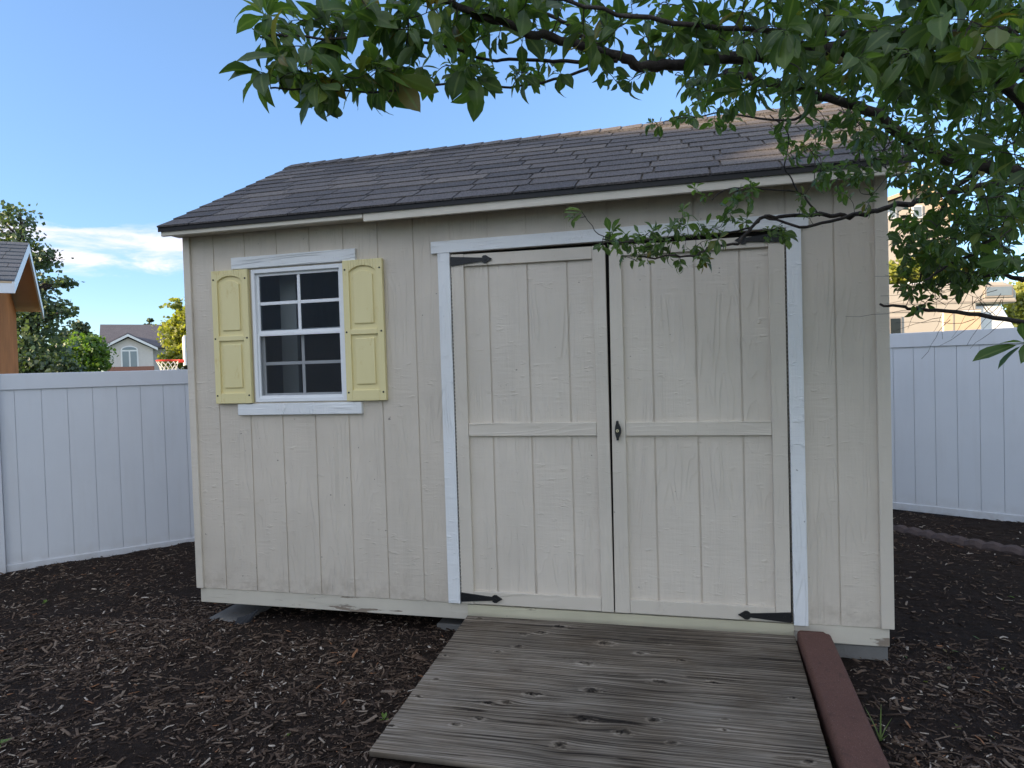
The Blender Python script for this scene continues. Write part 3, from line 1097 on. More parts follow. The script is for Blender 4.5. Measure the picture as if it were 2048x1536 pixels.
# ------------------------------------------------------------------ red concrete block
rb = MB()
rows = [(-0.035, -0.008), (-0.10, -0.004), (-0.45, -0.024), (-0.72, -0.042), (-1.1, -0.060), (-1.32, -0.070)]
for i in range(len(rows) - 1):
    (ya, za), (yb, zb_) = rows[i], rows[i + 1]
vs, fs = [], []
prof = [(0.0, -0.13), (0.0, -0.014), (0.003, -0.005), (0.010, 0.0), (0.130, 0.0), (0.138, -0.005), (0.142, -0.014), (0.142, -0.13)]
for j, (yy, zz) in enumerate(rows):
    sx = 3.052 - 0.012 * (yy + 1.1) / 1.1 * 0 - 0.006 * j * 0
    for px_, pz_ in prof:
        endz = -0.016 if j == 0 else 0
        vs.append((sx + px_ + (0.012 if j == 0 and px_ < 0.07 else (-0.012 if j == 0 else 0)), yy, zz + pz_ + endz))
n = len(prof)
for j in range(len(rows) - 1):
    for k in range(n - 1):
        fs.append((j * n + k, (j + 1) * n + k, (j + 1) * n + k + 1, j * n + k + 1))
    fs.append((j * n + n - 1, (j + 1) * n + n - 1, (j + 1) * n, j * n))
fs.append(tuple(range(n - 1, -1, -1)))
fs.append(tuple((len(rows) - 1) * n + k for k in range(n)))
rb.quadset(vs, [tuple(reversed(q)) for q in fs])
rbo = rb.build('paving_block', M_paver, smooth=False, bevel=0.006, seg=2)
tag(rbo, 'long reddish brown concrete block lying along the edge of the ramp', 'paving block')

# ------------------------------------------------------------------ curved edging beyond the shed
ed = MB()
ep = [(3.2, 3.6), (3.55, 3.25), (4.143, 2.60), (4.425, 2.27), (4.761, 1.95), (5.3, 1.60), (6.2, 1.2), (7.5, 0.9)]
pp = []
for i in range(len(ep) - 1):
    for k in range(12):
        a = k / 12
        pp.append((ep[i][0] * (1 - a) + ep[i + 1][0] * a, ep[i][1] * (1 - a) + ep[i + 1][1] * a))
prf = [(-0.055, -0.03), (-0.05, 0.028), (-0.02, 0.042), (0.03, 0.035), (0.055, 0.01), (0.06, -0.03)]
rowsv = []
for i, (x, y) in enumerate(pp):
    t_ = Vector((pp[min(i + 1, len(pp) - 1)][0] - pp[max(i - 1, 0)][0], pp[min(i + 1, len(pp) - 1)][1] - pp[max(i - 1, 0)][1], 0)).normalized()
    nv = Vector((t_.y, -t_.x, 0))
    zz = float(zg(np.array([x]), np.array([y]))[0])
    dip = -0.014 if i % 3 == 0 else 0
    for a, b_ in prf:
        ed.v.append((x + nv.x * a, y + nv.y * a, zz + b_ + (dip if b_ > 0 else 0) + random.uniform(-.003, .003)))
m_ = len(prf)
for i in range(len(pp) - 1):
    for k in range(m_ - 1):
        ed.f.append([i * m_ + k, i * m_ + k + 1, (i + 1) * m_ + k + 1, (i + 1) * m_ + k])
        ed.m.append(0)
        ed.a.append(0.0)
tag(ed.build('garden_edging', M_edging), 'low stamped brown concrete edging curving through the mulch by the fence', 'garden edging')

# ------------------------------------------------------------------ fences


def fence(name, label, p0, p1, zt, zb, post_t, board, toward):
    """Vinyl privacy fence from p0 to p1; posts at the given distances along it."""
    p0, p1 = Vector((*p0, 0)), Vector((*p1, 0))
    d = (p1 - p0)
    L = d.length
    rz = math.atan2(d.y, d.x)
    root = thing(name, label, 'fence', (p0.x, p0.y, zb), rz)
    H = zt - zb
    marks = [-0.0] + post_t + [L]
    for a, b_ in zip(post_t[:-1], post_t[1:]):
        a2, b2 = a + 0.058, b_ - 0.058
        for z0, z1, nm in ((H - 0.125, H, 'top_rail'), (0.0, 0.062, 'bottom_rail')):
            s = MB()
            s.box(a2, b2, -0.025, 0.025, z0, z1)
            s.build(nm, M_vinyl, root, local=True, bevel=0.004, seg=2)
        s = MB()
        s.box(a2, b2, -0.005, 0.005, 0.062, H - 0.125)
        x = a2 + (toward % board)
        xs2 = [a2]
        while x < b2:
            xs2.append(x)
            x += board
        xs2.append(b2)
        for q0, q1 in zip(xs2[:-1], xs2[1:]):
            if q1 - q0 > 0.012:
                s.hexa([(q0 + .0022, -0.0125, 0.0625), (q1 - .0022, -0.0125, 0.0625), (q1 - .001, 0.0125, 0.0625), (q0 + .001, 0.0125, 0.0625),
                        (q0 + .0022, -0.0125, H - 0.1255), (q1 - .0022, -0.0125, H - 0.1255), (q1 - .001, 0.0125, H - 0.1255), (q0 + .001, 0.0125, H - 0.1255)])
        s.build('panel', M_vinyl, root, local=True)
    for a in post_t:
        s = MB()
        s.box(a - 0.0575, a + 0.0575, -0.0575, 0.0575, -0.25, H + 0.03)
        o = s.build('post', M_vinyl, root, local=True, bevel=0.004, seg=2)
        s = MB()
        s.box(a - 0.066, a + 0.066, -0.066, 0.066, H + 0.031, H + 0.046)
        s.quadset([(a - .06, -.06, H + .0465), (a + .06, -.06, H + .0465), (a + .06, .06, H + .0465), (a - .06, .06, H + .0465), (a, 0, H + .075)],
                  [(0, 1, 4), (1, 2, 4), (2, 3, 4), (3, 0, 4), (3, 2, 1, 0)])
        s.build('post_cap', M_vinyl, o, local=True)
    return root


dirL = Vector((0.671, 0.742))
pL = Vector((-2.535, 0.742))
startL = pL - dirL * 2.40
fence('vinyl_fence', 'white vinyl privacy fence left of the shed with its end post', startL, YC, 1.293, -0.243, [0.0, 2.34, 4.74, 7.14, 8.05], 0.1725, 0.10)
dirR = Vector((0.867, -0.498))
endR = Vector(YC) + dirR * 8.4
fence('vinyl_fence', 'white vinyl privacy fence right of the shed behind tree branches', YC, endR, 1.424, -0.130, [0.12, 2.52, 6.20, 8.3], 0.160, 0.07)


# ------------------------------------------------------------------ wood chips in the mulch
def chips(n, xr, yr, lmin, lmax, seed, pale=1.0, near=None):
    g = np.random.default_rng(seed)
    x = g.uniform(*xr, n)
    y = g.uniform(*yr, n)
    if near is not None:
        keep = g.random(n) < near(x, y)
        x, y = x[keep], y[keep]
    # keep clear of the ramp, the block and the pads
    bad = ((x > 1.47) & (x < 3.20) & (y > -1.23) & (y < 0.0)) | ((x > -0.16) & (x < 0.11) & (y > -0.0) & (y < .4)) | ((y > 0.3) & (y < 2.2) & (x > 0) & (x < 3.3))
    clump = vnoise(x * 3.1, y * 3.1, 77) * 0.5 + vnoise(x * 9, y * 9, 78) * 0.3
    bad |= g.random(len(x)) > np.clip(0.62 + clump * 0.9, 0.08, 1)
    x, y = x[~bad], y[~bad]
    n = len(x)
    L = lmin + (lmax - lmin) * g.random(n) ** 2.4
    w = np.clip(L * g.uniform(0.10, 0.30, n), 0.0022, 0.011)
    t_ = g.uniform(0.0012, 0.0032, n)
    yaw = g.uniform(0, math.pi, n)
    yaw = yaw + 0.0
    pitch = g.normal(0, 0.20, n)
    roll = g.normal(0, 0.35, n)
    bend = g.normal(0, 0.10, n) * L
    tpl = np.array([(-.5, -.5, 0), (0, -.5, 0), (.5, -.5, 0), (-.5, .5, 0), (0, .5, 0), (.5, .5, 0),
                    (-.46, -.4, 1), (0, -.42, 1), (.46, -.4, 1), (-.46, .4, 1), (0, .42, 1), (.46, .4, 1)], float)
    V = np.repeat(tpl[None], n, 0)
    V = V + g.normal(0, 0.06, V.shape) * np.array([1, 1, 0])
    V[..., 0] *= L[:, None]
    V[..., 1] *= w[:, None]
    V[..., 2] *= t_[:, None]
    V[:, [1, 4, 7, 10], 2] += (bend * 0.35)[:, None]
    V[:, [1, 4, 7, 10], 1] += (bend * 0.6)[:, None]
    cr, sr = np.cos(roll)[:, None], np.sin(roll)[:, None]
    Y2, Z2 = V[..., 1] * cr - V[..., 2] * sr, V[..., 1] * sr + V[..., 2] * cr
    cp, sp = np.cos(pitch)[:, None], np.sin(pitch)[:, None]
    X3, Z3 = V[..., 0] * cp - Z2 * sp, V[..., 0] * sp + Z2 * cp
    cy, sy = np.cos(yaw)[:, None], np.sin(yaw)[:, None]
    X4, Y4 = X3 * cy - Y2 * sy, X3 * sy + Y2 * cy
    z = rough_ground(x, y) + g.uniform(-0.001, 0.007, n)
    V = np.stack([X4 + x[:, None], Y4 + y[:, None], Z3 + z[:, None]], -1)
    q = np.array([(6, 7, 10, 9), (7, 8, 11, 10), (0, 1, 7, 6), (1, 2, 8, 7), (4, 3, 9, 10), (5, 4, 10, 11), (3, 0, 6, 9), (2, 5, 11, 8)])
    F = (q[None] + (np.arange(n) * 12)[:, None, None]).reshape(-1, 4)
    tint = g.beta(1.5, 2.2, n) * 0.93
    hi = g.random(n)
    tint = np.where(hi < 0.035 * pale, g.uniform(0.90, 0.975, n), tint)
    tint = np.where(hi > 0.992, 1.0, tint)
    return V.reshape(-1, 3), F, np.repeat(tint, 8)


parts = [chips(52000, (-1.0, 4.6), (-2.1, 0.35), 0.006, 0.045, 1, 1.0), chips(9000, (-0.9, 4.4), (-1.9, -0.2), 0.02, 0.085, 2, 0.9),
         chips(26000, (-3.3, 0.2), (-1.5, 3.2), 0.008, 0.05, 3), chips(16000, (3.1, 6.6), (-1.0, 4.4), 0.008, 0.05, 4),
         chips(14000, (-0.4, 3.9), (-1.75, -0.1), 0.003, 0.012, 5, 1.4)]
off = 0
Vs, Fs_, As = [], [], []
for v_, f_, a_ in parts:
    Vs.append(v_)
    Fs_.append(f_ + off)
    As.append(a_)
    off += len(v_)
tag(np_mesh('wood_chips', np.concatenate(Vs), np.concatenate(Fs_), M_chips, {'tint': ('FACE', np.concatenate(As))}),
    'shredded bark chips and splinters strewn over the dark mulch', 'mulch', kind='stuff')

# ------------------------------------------------------------------ leaves
# one leaf, length 1 along +y, obovate, folded a little along its midrib and curling down
ST = [(0.0, 0.012), (0.14, 0.016), (0.25, 0.075), (0.42, 0.155), (0.60, 0.200), (0.76, 0.172), (0.89, 0.090), (1.0, 0.004)]


def leaf_template(curl=0.35, fold=0.35, wave=0.0, wid=1.0):
    vs = []
    for i, (a, w) in enumerate(ST):
        w *= wid
        ang = curl * a
        yy = a * math.cos(ang * 0.8)
        zz = -a * math.sin(ang * 0.8) * 0.9
        wv = wave * math.sin(i * 2.1)
        vs += [(-w, yy, zz + w * fold + wv), (0, yy, zz), (w, yy, zz + w * fold - wv)]
    fs = []
    for i in range(len(ST) - 1):
        b = i * 3
        fs += [(b, b + 1, b + 4, b + 3), (b + 1, b + 2, b + 5, b + 4)]
    return np.array(vs), np.array(fs)


LT = [leaf_template(0.2, 0.25, 0.008), leaf_template(0.7, 0.45, 0.014, 0.9), leaf_template(1.15, 0.35, -0.012, 1.1), leaf_template(0.45, 0.7, 0.02, 0.85), leaf_template(-0.25, 0.3, 0.015, 1.0), leaf_template(0.9, 0.15, 0.03, 1.15), leaf_template(1.5, 0.6, -0.02, 0.8)]


def leaf_cloud(P, D, N, S, T, seed=0):
    """Leaf meshes at points P, pointing along D, upper side towards N, of length S and tint T."""
    g = np.random.default_rng(seed)
    P, D, N = (np.asarray(a, float) for a in (P, D, N))
    D = D / np.linalg.norm(D, axis=1, keepdims=True)
    X = np.cross(D, N)
    X /= np.linalg.norm(X, axis=1, keepdims=True) + 1e-9
    Z = np.cross(X, D)
    k = g.integers(0, len(LT), len(P))
    Vs, Fs, As, off = [], [], [], 0
    for j, (tv_, tf_) in enumerate(LT):
        m = np.where(k == j)[0]
        if not len(m):
            continue
        s_ = S[m][:, None, None]
        V = P[m][:, None] + s_ * (X[m][:, None] * tv_[None, :, 0:1] + D[m][:, None] * tv_[None, :, 1:2] + Z[m][:, None] * tv_[None, :, 2:3])
        Vs.append(V.reshape(-1, 3))
        Fs.append((tf_[None] + (np.arange(len(m)) * len(tv_))[:, None, None]).reshape(-1, 4) + off)
        As.append(np.repeat(T[m], len(tf_)))
        off += len(m) * len(tv_)
    return np.concatenate(Vs), np.concatenate(Fs), np.concatenate(As)


def midribs(v):
    return np.tile((0.0, 1.0, 0.0), len(v) // 3)


# ------------------------------------------------------------------ the overhanging fruit tree
TB = Vector((4.75, -1.15, -0.16))
tree = thing('fruit_tree', 'leafy fruit tree whose branches hang over the shed roof and doors', 'tree', TB)
LIMB_K = 0.8
trunk_pts = [TB + Vector((0, 0, -0.1)), TB + Vector((0.02, 0.02, 0.5)), TB + Vector((-0.05, 0.05, 1.1)), TB + Vector((-0.10, 0.10, 1.65)), TB + Vector((0.0, 0.15, 2.4)), TB + Vector((0.1, 0.1, 3.3))]
s = MB()
s.tube(trunk_pts, [0.12, 0.095, 0.085, 0.08, 0.05, 0.02], 10)
s.build('trunk', M_bark, tree, smooth=True)
fork = TB + Vector((-0.10, 0.10, 1.6))
fork2 = TB + Vector((0.0, 0.15, 2.35))
# limbs: (start radius, end radius, points as (photo x, photo y, distance)), first point joins the trunk
LIMBS = [
    (0.040, 0.012, [fork, (2300, 420, 2.2), (2060, 355, 2.15), (1965, 333, 2.15), (1841, 295, 2.15), (1771, 242, 2.1), (1713, 216, 2.1), (1637, 190, 2.1), (1567, 172, 2.05), (1508, 158, 2.0), (1450, 143, 2.0)]),
    (0.034, 0.007, [fork2, (2250, 150, 1.9), (2050, 135, 1.75), (1850, 112, 1.70), (1700, 96, 1.68), (1580, 103, 1.66), (1515, 111, 1.65), (1447, 115, 1.63), (1378, 126, 1.6), (1310, 132, 1.6), (1259, 120, 1.58), (1208, 103, 1.55), (1139, 84, 1.5), (1071, 67, 1.48), (1003, 44, 1.45), (951, 29, 1.42), (900, 12, 1.4), (830, -25, 1.38), (700, -60, 1.35)]),
    (0.030, 0.010, [fork2, (2200, 300, 1.7), (2046, 189, 1.55), (1965, 137, 1.52), (1937, 118, 1.5), (1855, 9, 1.45), (1800, -60, 1.45), (1700, -140, 1.5)]),
    (0.022, 0.004, [fork, (2300, 330, 2.7), (2048, 360, 2.6), (1900, 385, 2.6), (1840, 402, 2.6), (1800, 409, 2.6), (1760, 420, 2.6), (1720, 428, 2.6), (1680, 431, 2.6), (1640, 432, 2.6), (1585, 432, 2.58), (1539, 432, 2.57), (1516, 441, 2.56), (1490, 471, 2.55), (1466, 488, 2.54), (1422, 494, 2.53), (1393, 509, 2.52), (1349, 512, 2.5), (1276, 513, 2.5)]),
    (0.009, 0.003, [(1720, 428, 2.6), (1642, 447, 2.56), (1600, 455, 2.55), (1540, 436, 2.62), (1516, 440, 2.63), (1490, 459, 2.62), (1422, 470, 2.6), (1364, 474, 2.58), (1305, 478, 2.56), (1240, 484, 2.55), (1205, 478, 2.55)]),
    (0.0028, 0.0016, [(1240, 484, 2.55), (1197, 468, 2.5), (1185, 452, 2.5), (1173, 438, 2.5), (1163, 421, 2.5)]),
    (0.006, 0.0025, [(1640, 432, 2.6), (1616, 403, 2.6), (1595, 383, 2.6), (1525, 377, 2.58), (1487, 374, 2.56), (1450, 380, 2.55), (1425, 400, 2.54)]),
    (0.004, 0.0025, [(1595, 383, 2.6), (1580, 353, 2.55), (1569, 330, 2.5), (1577, 270, 2.45), (1540, 230, 2.3)]),
    (0.017, 0.005, [fork, (2250, 680, 2.4), (2048, 643, 2.3), (1939, 630, 2.3), (1855, 617, 2.3), (1800, 614, 2.3), (1760, 608, 2.3)]),
    (0.016, 0.004, [fork2, (2200, 40, 1.7), (1900, 60, 1.6), (1700, 66, 1.55), (1500, 60, 1.5), (1300, 40, 1.4), (1173, 10, 1.35), (1000, -30, 1.3)]),
    (0.009, 0.003, [(1259, 120, 1.58), (1173, 79, 1.6), (1122, 41, 1.6), (1071, 20, 1.6), (1037, 17, 1.6), (1003, 34, 1.6), (960, 40, 1.58), (905, 50, 1.55)]),
    (0.007, 0.0025, [(1235, 121, 1.56), (1153, 123, 1.6), (1090, 122, 1.6), (1020, 121, 1.6), (968, 118, 1.58), (905, 95, 1.5), (831, 81, 1.45), (749, 68, 1.4), (664, 78, 1.36), (598, 72, 1.33), (560, 70, 1.32), (520, 74, 1.30)]),
    (0.006, 0.0022, [(1184, 130, 1.7), (1160, 143, 1.72), (1088, 164, 1.75), (1020, 174, 1.7), (960, 168, 1.6), (864, 169, 1.5), (768, 183, 1.42), (686, 180, 1.36), (600, 180, 1.32), (540, 176, 1.30)]),
    (0.014, 0.004, [(1965, 333, 2.15), (1900, 390, 2.2), (1880, 440, 2.25), (1860, 500, 2.3), (1840, 560, 2.3)]),
    (0.012, 0.004, [(2060, 355, 2.15), (2010, 450, 2.0), (1960, 500, 2.0), (1900, 530, 2.05), (1850, 560, 2.1)]),
    (0.012, 0.003, [(2048, 560, 2.2), (1990, 550, 2.25), (1930, 560, 2.3), (1870, 570, 2.35), (1790, 580, 2.35)]),
    (0.008, 0.002, [(1637, 190, 2.1), (1590, 240, 2.2), (1500, 232, 2.3), (1440, 226, 2.35), (1380, 235, 2.4), (1330, 242, 2.4)]),
    (0.006, 0.002, [(1508, 158, 2.0), (1450, 152, 2.1), (1390, 155, 2.2), (1350, 150, 2.2)]),
]
LIMBS.append((0.006, 0.002, [(2300, 640, 1.5), (2120, 690, 1.3), (2058, 700, 1.25)]))
sample_pts, sample_rad = [], []


def pt(q):
    return q.copy() if isinstance(q, Vector) else at(*q)


def smooth_path(ps, sub=4):
    out = []
    for i in range(len(ps) - 1):
        p0, p1, p2, p3 = ps[max(i - 1, 0)], ps[i], ps[i + 1], ps[min(i + 2, len(ps) - 1)]
        for k in range(sub):
            t_ = k / sub
            out.append(0.5 * ((2 * p1) + (p2 - p0) * t_ + (2 * p0 - 5 * p1 + 4 * p2 - p3) * t_ ** 2 + (3 * p1 - p0 - 3 * p2 + p3) * t_ ** 3))
    out.append(ps[-1])
    return out


rt = random.Random(5)
for r0, r1, pts in LIMBS:
    ps = smooth_path([pt(q) for q in pts])
    n = len(ps)
    for i in range(1, n - 1):
        ps[i] = ps[i] + Vector((rt.gauss(0, 1), rt.gauss(0, 1), rt.gauss(0, 1))) * min(0.004, r0 * 0.25)
    rad = [r0 + (r1 - r0) * (i / (n - 1)) ** 0.55 for i in range(n)]
    s = MB()
    s.tube(ps, [r * LIMB_K for r in rad], 7 if r0 > 0.008 else 5)
    s.build('branch', M_bark, tree, smooth=True)
    for p, r in zip(ps, rad):
        if r < 0.026:
            sample_pts.append(p)
            sample_rad.append(r)

# where the foliage hangs: (photo x, y, half-width, half-height, near, far, rosettes)
BLOBS = [
    (575, 60, 45, 26, 1.25, 1.40, 6), (650, 50, 50, 35, 1.25, 1.40, 4), (730, 30, 70, 40, 1.25, 1.45, 8), (585, 165, 40, 16, 1.27, 1.36, 5), (660, 160, 60, 18, 1.28, 1.42, 7), (760, 155, 60, 22, 1.30, 1.5, 8),
    (840, 45, 90, 55, 1.3, 1.5, 12), (870, 140, 80, 26, 1.4, 1.6, 10), (980, 50, 100, 60, 1.4, 1.7, 14), (970, 150, 80, 24, 1.5, 1.75, 10), (1070, 150, 60, 18, 1.6, 1.8, 7),
    (1120, 50, 120, 60, 1.4, 1.8, 18), (1260, 40, 110, 60, 1.4, 1.8, 16), (1240, 150, 70, 18, 1.55, 1.7, 5), (1400, 50, 120, 70, 1.4, 1.9, 26), (1540, 40, 120, 80, 1.35, 2.0, 30), (1440, 175, 90, 40, 1.8, 2.3, 18), (1420, 225, 70, 25, 2.2, 2.5, 10),
    (1560, 130, 110, 70, 1.5, 2.2, 26), (1340, 242, 40, 16, 2.35, 2.5, 5), (1650, 90, 110, 100, 1.3, 2.2, 34), (1640, 220, 90, 60, 1.9, 2.5, 26), (1700, 300, 90, 60, 2.0, 2.5, 26), (1640, 330, 60, 50, 2.2, 2.6, 12),
    (1800, 80, 120, 110, 1.25, 2.3, 44), (1780, 230, 90, 80, 1.7, 2.5, 34), (1830, 330, 60, 60, 1.9, 2.6, 20), (1930, 80, 120, 110, 1.2, 2.4, 48), (1930, 230, 110, 90, 1.5, 2.7, 44), (2030, 120, 120, 140, 1.2, 2.5, 40),
    (1930, 350, 90, 80, 1.7, 2.8, 36), (2030, 320, 90, 100, 1.4, 2.8, 34), (2020, 460, 80, 80, 1.5, 2.8, 28), (1900, 460, 80, 60, 1.9, 2.6, 24), (1850, 530, 50, 40, 2.1, 2.5, 12), (1960, 540, 70, 30, 2.1, 2.6, 12), (1820, 470, 30, 40, 2.2, 2.6, 7), (1835, 595, 28, 28, 2.2, 2.4, 6),
    (2058, 690, 14, 10, 1.2, 1.3, 2), (1930, 560, 60, 20, 2.1, 2.4, 6),
    # the low spray in front of the doors
    (1240, 490, 45, 26, 2.48, 2.6, 9), (1290, 510, 50, 30, 2.45, 2.58, 9), (1330, 480, 60, 30, 2.48, 2.62, 10), (1370, 440, 40, 35, 2.5, 2.62, 7), (1420, 480, 50, 26, 2.5, 2.62, 9), (1380, 520, 40, 20, 2.45, 2.55, 5), (1480, 440, 40, 26, 2.5, 2.66, 6), (1540, 470, 40, 20, 2.52, 2.62, 5), (1610, 425, 20, 14, 2.52, 2.66, 3), (1163, 425, 10, 8, 2.48, 2.52, 1),
    (1460, 385, 45, 18, 2.5, 2.62, 6), (1400, 385, 20, 16, 2.52, 2.6, 2), (1700, 360, 60, 30, 2.4, 2.65, 8), (1740, 420, 20, 40, 2.45, 2.6, 3), (1560, 300, 40, 40, 2.3, 2.55, 6),
    # crown above and beyond the frame
    (1200, -120, 500, 110, 1.3, 2.2, 70), (1800, -160, 400, 160, 1.3, 2.8, 190), (2300, 150, 180, 300, 1.4, 2.8, 150), (2300, 520, 160, 160, 1.7, 2.6, 40), (1900, -420, 500, 160, 1.8, 3.2, 90),
]
cand = []
for bx, by, rx, ry, d0, d1, cnt in BLOBS:
    if 1540 < bx < 2060 and by < 420:
        cnt = int(cnt * (0.75 if by > 180 and bx < 1760 else 1.35))
    elif bx >= 1780 and by < 660:
        cnt = int(cnt * (2.4 if by > 400 else 1.7))
    for _ in range(cnt):
        a, r = rt.random() * 2 * math.pi, math.sqrt(rt.random())
        cand.append(at(bx + rx * r * math.cos(a), by + ry * r * math.sin(a), rt.uniform(d0, d1)))
nodes = np.array([tuple(p) for p in sample_pts])
C_ = np.array([tuple(p) for p in cand])
order = []
dist0 = np.sqrt(((C_[:, None] - nodes[None]) ** 2).sum(-1)).min(1)
twigs = MB()
LP, LD, LN, LSz, LTt = [], [], [], [], []
nodes = list(map(tuple, nodes))
arr = np.array(nodes)
for ci in np.argsort(dist0):
    p = Vector(C_[ci])
    dd = ((arr - C_[ci]) ** 2).sum(1)
    j = int(dd.argmin())
    q = Vector(arr[j])
    v = p - q
    L = v.length
    if L < 0.03:
        v = Vector((rt.gauss(0, 1), rt.gauss(0, 1), abs(rt.gauss(0, 1)))).normalized() * 0.05
        p = q + v
        L = 0.06
    mid = q + v * 0.5 + Vector((rt.gauss(0, .1), rt.gauss(0, .1), rt.gauss(0, .1) + 0.06)) * L
    path = [q, q * 0.56 + mid * 0.44 + Vector((0, 0, 0.0)), mid, mid * 0.45 + p * 0.55, p]
    path = smooth_path([q, mid, p], 4)
    r0 = 0.0012 + min(0.0022, L * 0.006)
    twigs.tube(path, [r0 * (1 - 0.55 * i / (len(path) - 1)) for i in range(len(path))], 4, cap=False)
    arr = np.concatenate([arr, np.array([tuple(x) for x in path[3::2]])])
    # leaves in a loose rosette over the last part of the twig
    axis = (path[-1] - path[-3]).normalized()
    nl = rt.randint(5, 9)
    ph = rt.random() * 6.28
    side = axis.orthogonal().normalized()
    dcam = -(CM.transposed() @ (p - CAM_LOC)).z
    base_s = rt.uniform(0.055, 0.082) if dcam < 1.55 else rt.uniform(0.034, 0.056)
    yellow = rt.random() < 0.10
    for k in range(nl):
        a = ph + k * 2.39996
        f_ = 1.0 - 0.42 * (k / nl) ** 1.2 * min(1.0, 0.16 / max(L, 0.05) + 0.35)
        pos_i = f_ * (len(path) - 1)
        i0 = min(int(pos_i), len(path) - 2)
        bp = path[i0].lerp(path[i0 + 1], pos_i - i0)
        radial = side * math.cos(a) + axis.cross(side) * math.sin(a)
        d = axis * rt.uniform(0.25, 0.9) + radial * rt.uniform(0.6, 1.0) + Vector((0, 0, rt.uniform(-0.45, 0.25)))
        d.normalize()
        nup = Vector((0, 0, 1)) * 0.8 + axis * 0.5 + Vector((rt.gauss(0, .35), rt.gauss(0, .35), rt.gauss(0, .2)))
        LP.append(tuple(bp))
        LD.append(tuple(d))
        LN.append(tuple(nup))
        LSz.append(base_s * rt.uniform(0.45, 1.25))
        tn = min(0.9, max(0.0, rt.gauss(0.42, 0.22)))
        if yellow and rt.random() < 0.6 or rt.random() < 0.012:
            tn = rt.uniform(0.88, 1.0)
        LTt.append(tn)
for k, (dx, dy, ln) in enumerate(((-0.9, 0.35, .07), (-1.0, -0.25, .075), (-0.55, -0.8, .06))):
    LP.append(tuple(at(1166, 424, 2.5)))
    LD.append(tuple(CM @ Vector((dx, dy, 0.15))))
    LN.append((0.1, -0.5, 1.0))
    LSz.append(ln)
    LTt.append(0.75)
twigs.build('twigs', M_bark, tree)
v_, f_, a_ = leaf_cloud(LP, LD, LN, np.array(LSz), np.array(LTt), 4)
np_mesh('foliage', v_, f_, M_leaf, {'tint': ('FACE', a_), 'rib': ('POINT', midribs(v_))}, tree, smooth=True)
# bare fine twigs at the lower right
bt = MB()
for _ in range(46):
    q = at(rt.uniform(1850, 2020), rt.uniform(500, 640), rt.uniform(2.2, 2.5))
    d = Vector((rt.uniform(-1, 0.2), rt.uniform(-.3, .3), rt.uniform(-0.7, 0.7))).normalized()
    L = rt.uniform(0.10, 0.28)
    pth = [q]
    for k in range(6):
        d = (d + Vector((rt.gauss(0, .2), rt.gauss(0, .2), rt.gauss(0, .2)))).normalized()
        pth.append(pth[-1] + d * L / 6)
    bt.tube(pth, [0.0011 - 0.0001 * k for k in range(7)], 4, cap=False)
bt.build('twigs', M_bark, tree)


# ------------------------------------------------------------------ background trees and shrubs
def small_leaf_cloud(P, S, T, seed):
    g = np.random.default_rng(seed)
    n = len(P)
    A = g.normal(size=(n, 3))
    A /= np.linalg.norm(A, axis=1, keepdims=True)
    B = np.cross(A, g.normal(size=(n, 3)))
    B /= np.linalg.norm(B, axis=1, keepdims=True)
    tpl = np.array([(-.5, -.25), (.1, -.5), (.55, .1), (-.1, .5)])
    V = P[:, None] + S[:, None, None] * (A[:, None] * tpl[None, :, 0:1] + B[:, None] * tpl[None, :, 1:2])
    F = np.arange(n * 4).reshape(n, 4)
    return V.reshape(-1, 3), F, T


def bg_tree(name, label, cat, base, h, blobs, n, size, leafmat, seed, trunk_r=0.12, clump=0.35):
    """blobs: (dx, dy, z, rx, rz) ellipsoids of foliage relative to the base."""
    g = np.random.default_rng(seed)
    base = Vector(base)
    root = thing(name, label, cat, base)
    s = MB()
    s.tube([base + Vector((0, 0, -0.2)), base + Vector((0.05, 0.03, h * 0.35)), base + Vector((-0.05, 0, h * 0.7)), base + Vector((0, 0, h * 0.92))], [trunk_r, trunk_r * 0.8, trunk_r * 0.45, 0.02], 7)
    tips = []
    vol = np.array([b[3] ** 2 * b[4] for b in blobs])
    Ps, Ts = [], []
    for b, w in zip(blobs, vol / vol.sum()):
        m = int(n * w)
        nc = max(4, int(m / 22))
        u = g.normal(size=(nc, 3))
        u /= np.linalg.norm(u, axis=1, keepdims=True)
        u *= (g.random(nc) ** 0.4)[:, None]
        cc = u * np.array([b[3], b[3], b[4]]) + np.array([b[0], b[1], b[2]]) + np.array(base)
        tone_c = np.clip(g.normal(0.5, 0.25, nc), 0, 1)
        k = g.integers(0, nc, m)
        off = g.normal(size=(m, 3)) * clump * min(b[3], b[4]) * np.array([1, 1, 0.6])
        Ps.append(cc[k] + off)
        Ts.append(np.clip(tone_c[k] + g.normal(0, 0.15, m), 0.01, 1))
        for q in range(0, nc, max(1, nc // 5)):
            e = Vector(cc[q])
            st = base + Vector((0, 0, min(max(e.z - base.z - 0.5, h * 0.2), h * 0.8)))
            s.tube([st, st.lerp(e, 0.5) + Vector((0, 0, 0.1)), e], [trunk_r * 0.3, trunk_r * 0.2, 0.012], 5, cap=False)
    s.build('trunk', M_bark, root, smooth=True)
    P_ = np.concatenate(Ps)
    T_ = np.concatenate(Ts)
    v_, f_, a_ = small_leaf_cloud(P_, size * g.uniform(0.6, 1.4, len(P_)), T_, seed + 1)
    np_mesh('crown', v_, f_, leafmat, {'tint': ('FACE', a_)}, root)
    return root


GZ = -0.36


def gb(px, d):
    p = at(px, 760, d)
    return (p.x, p.y, GZ)


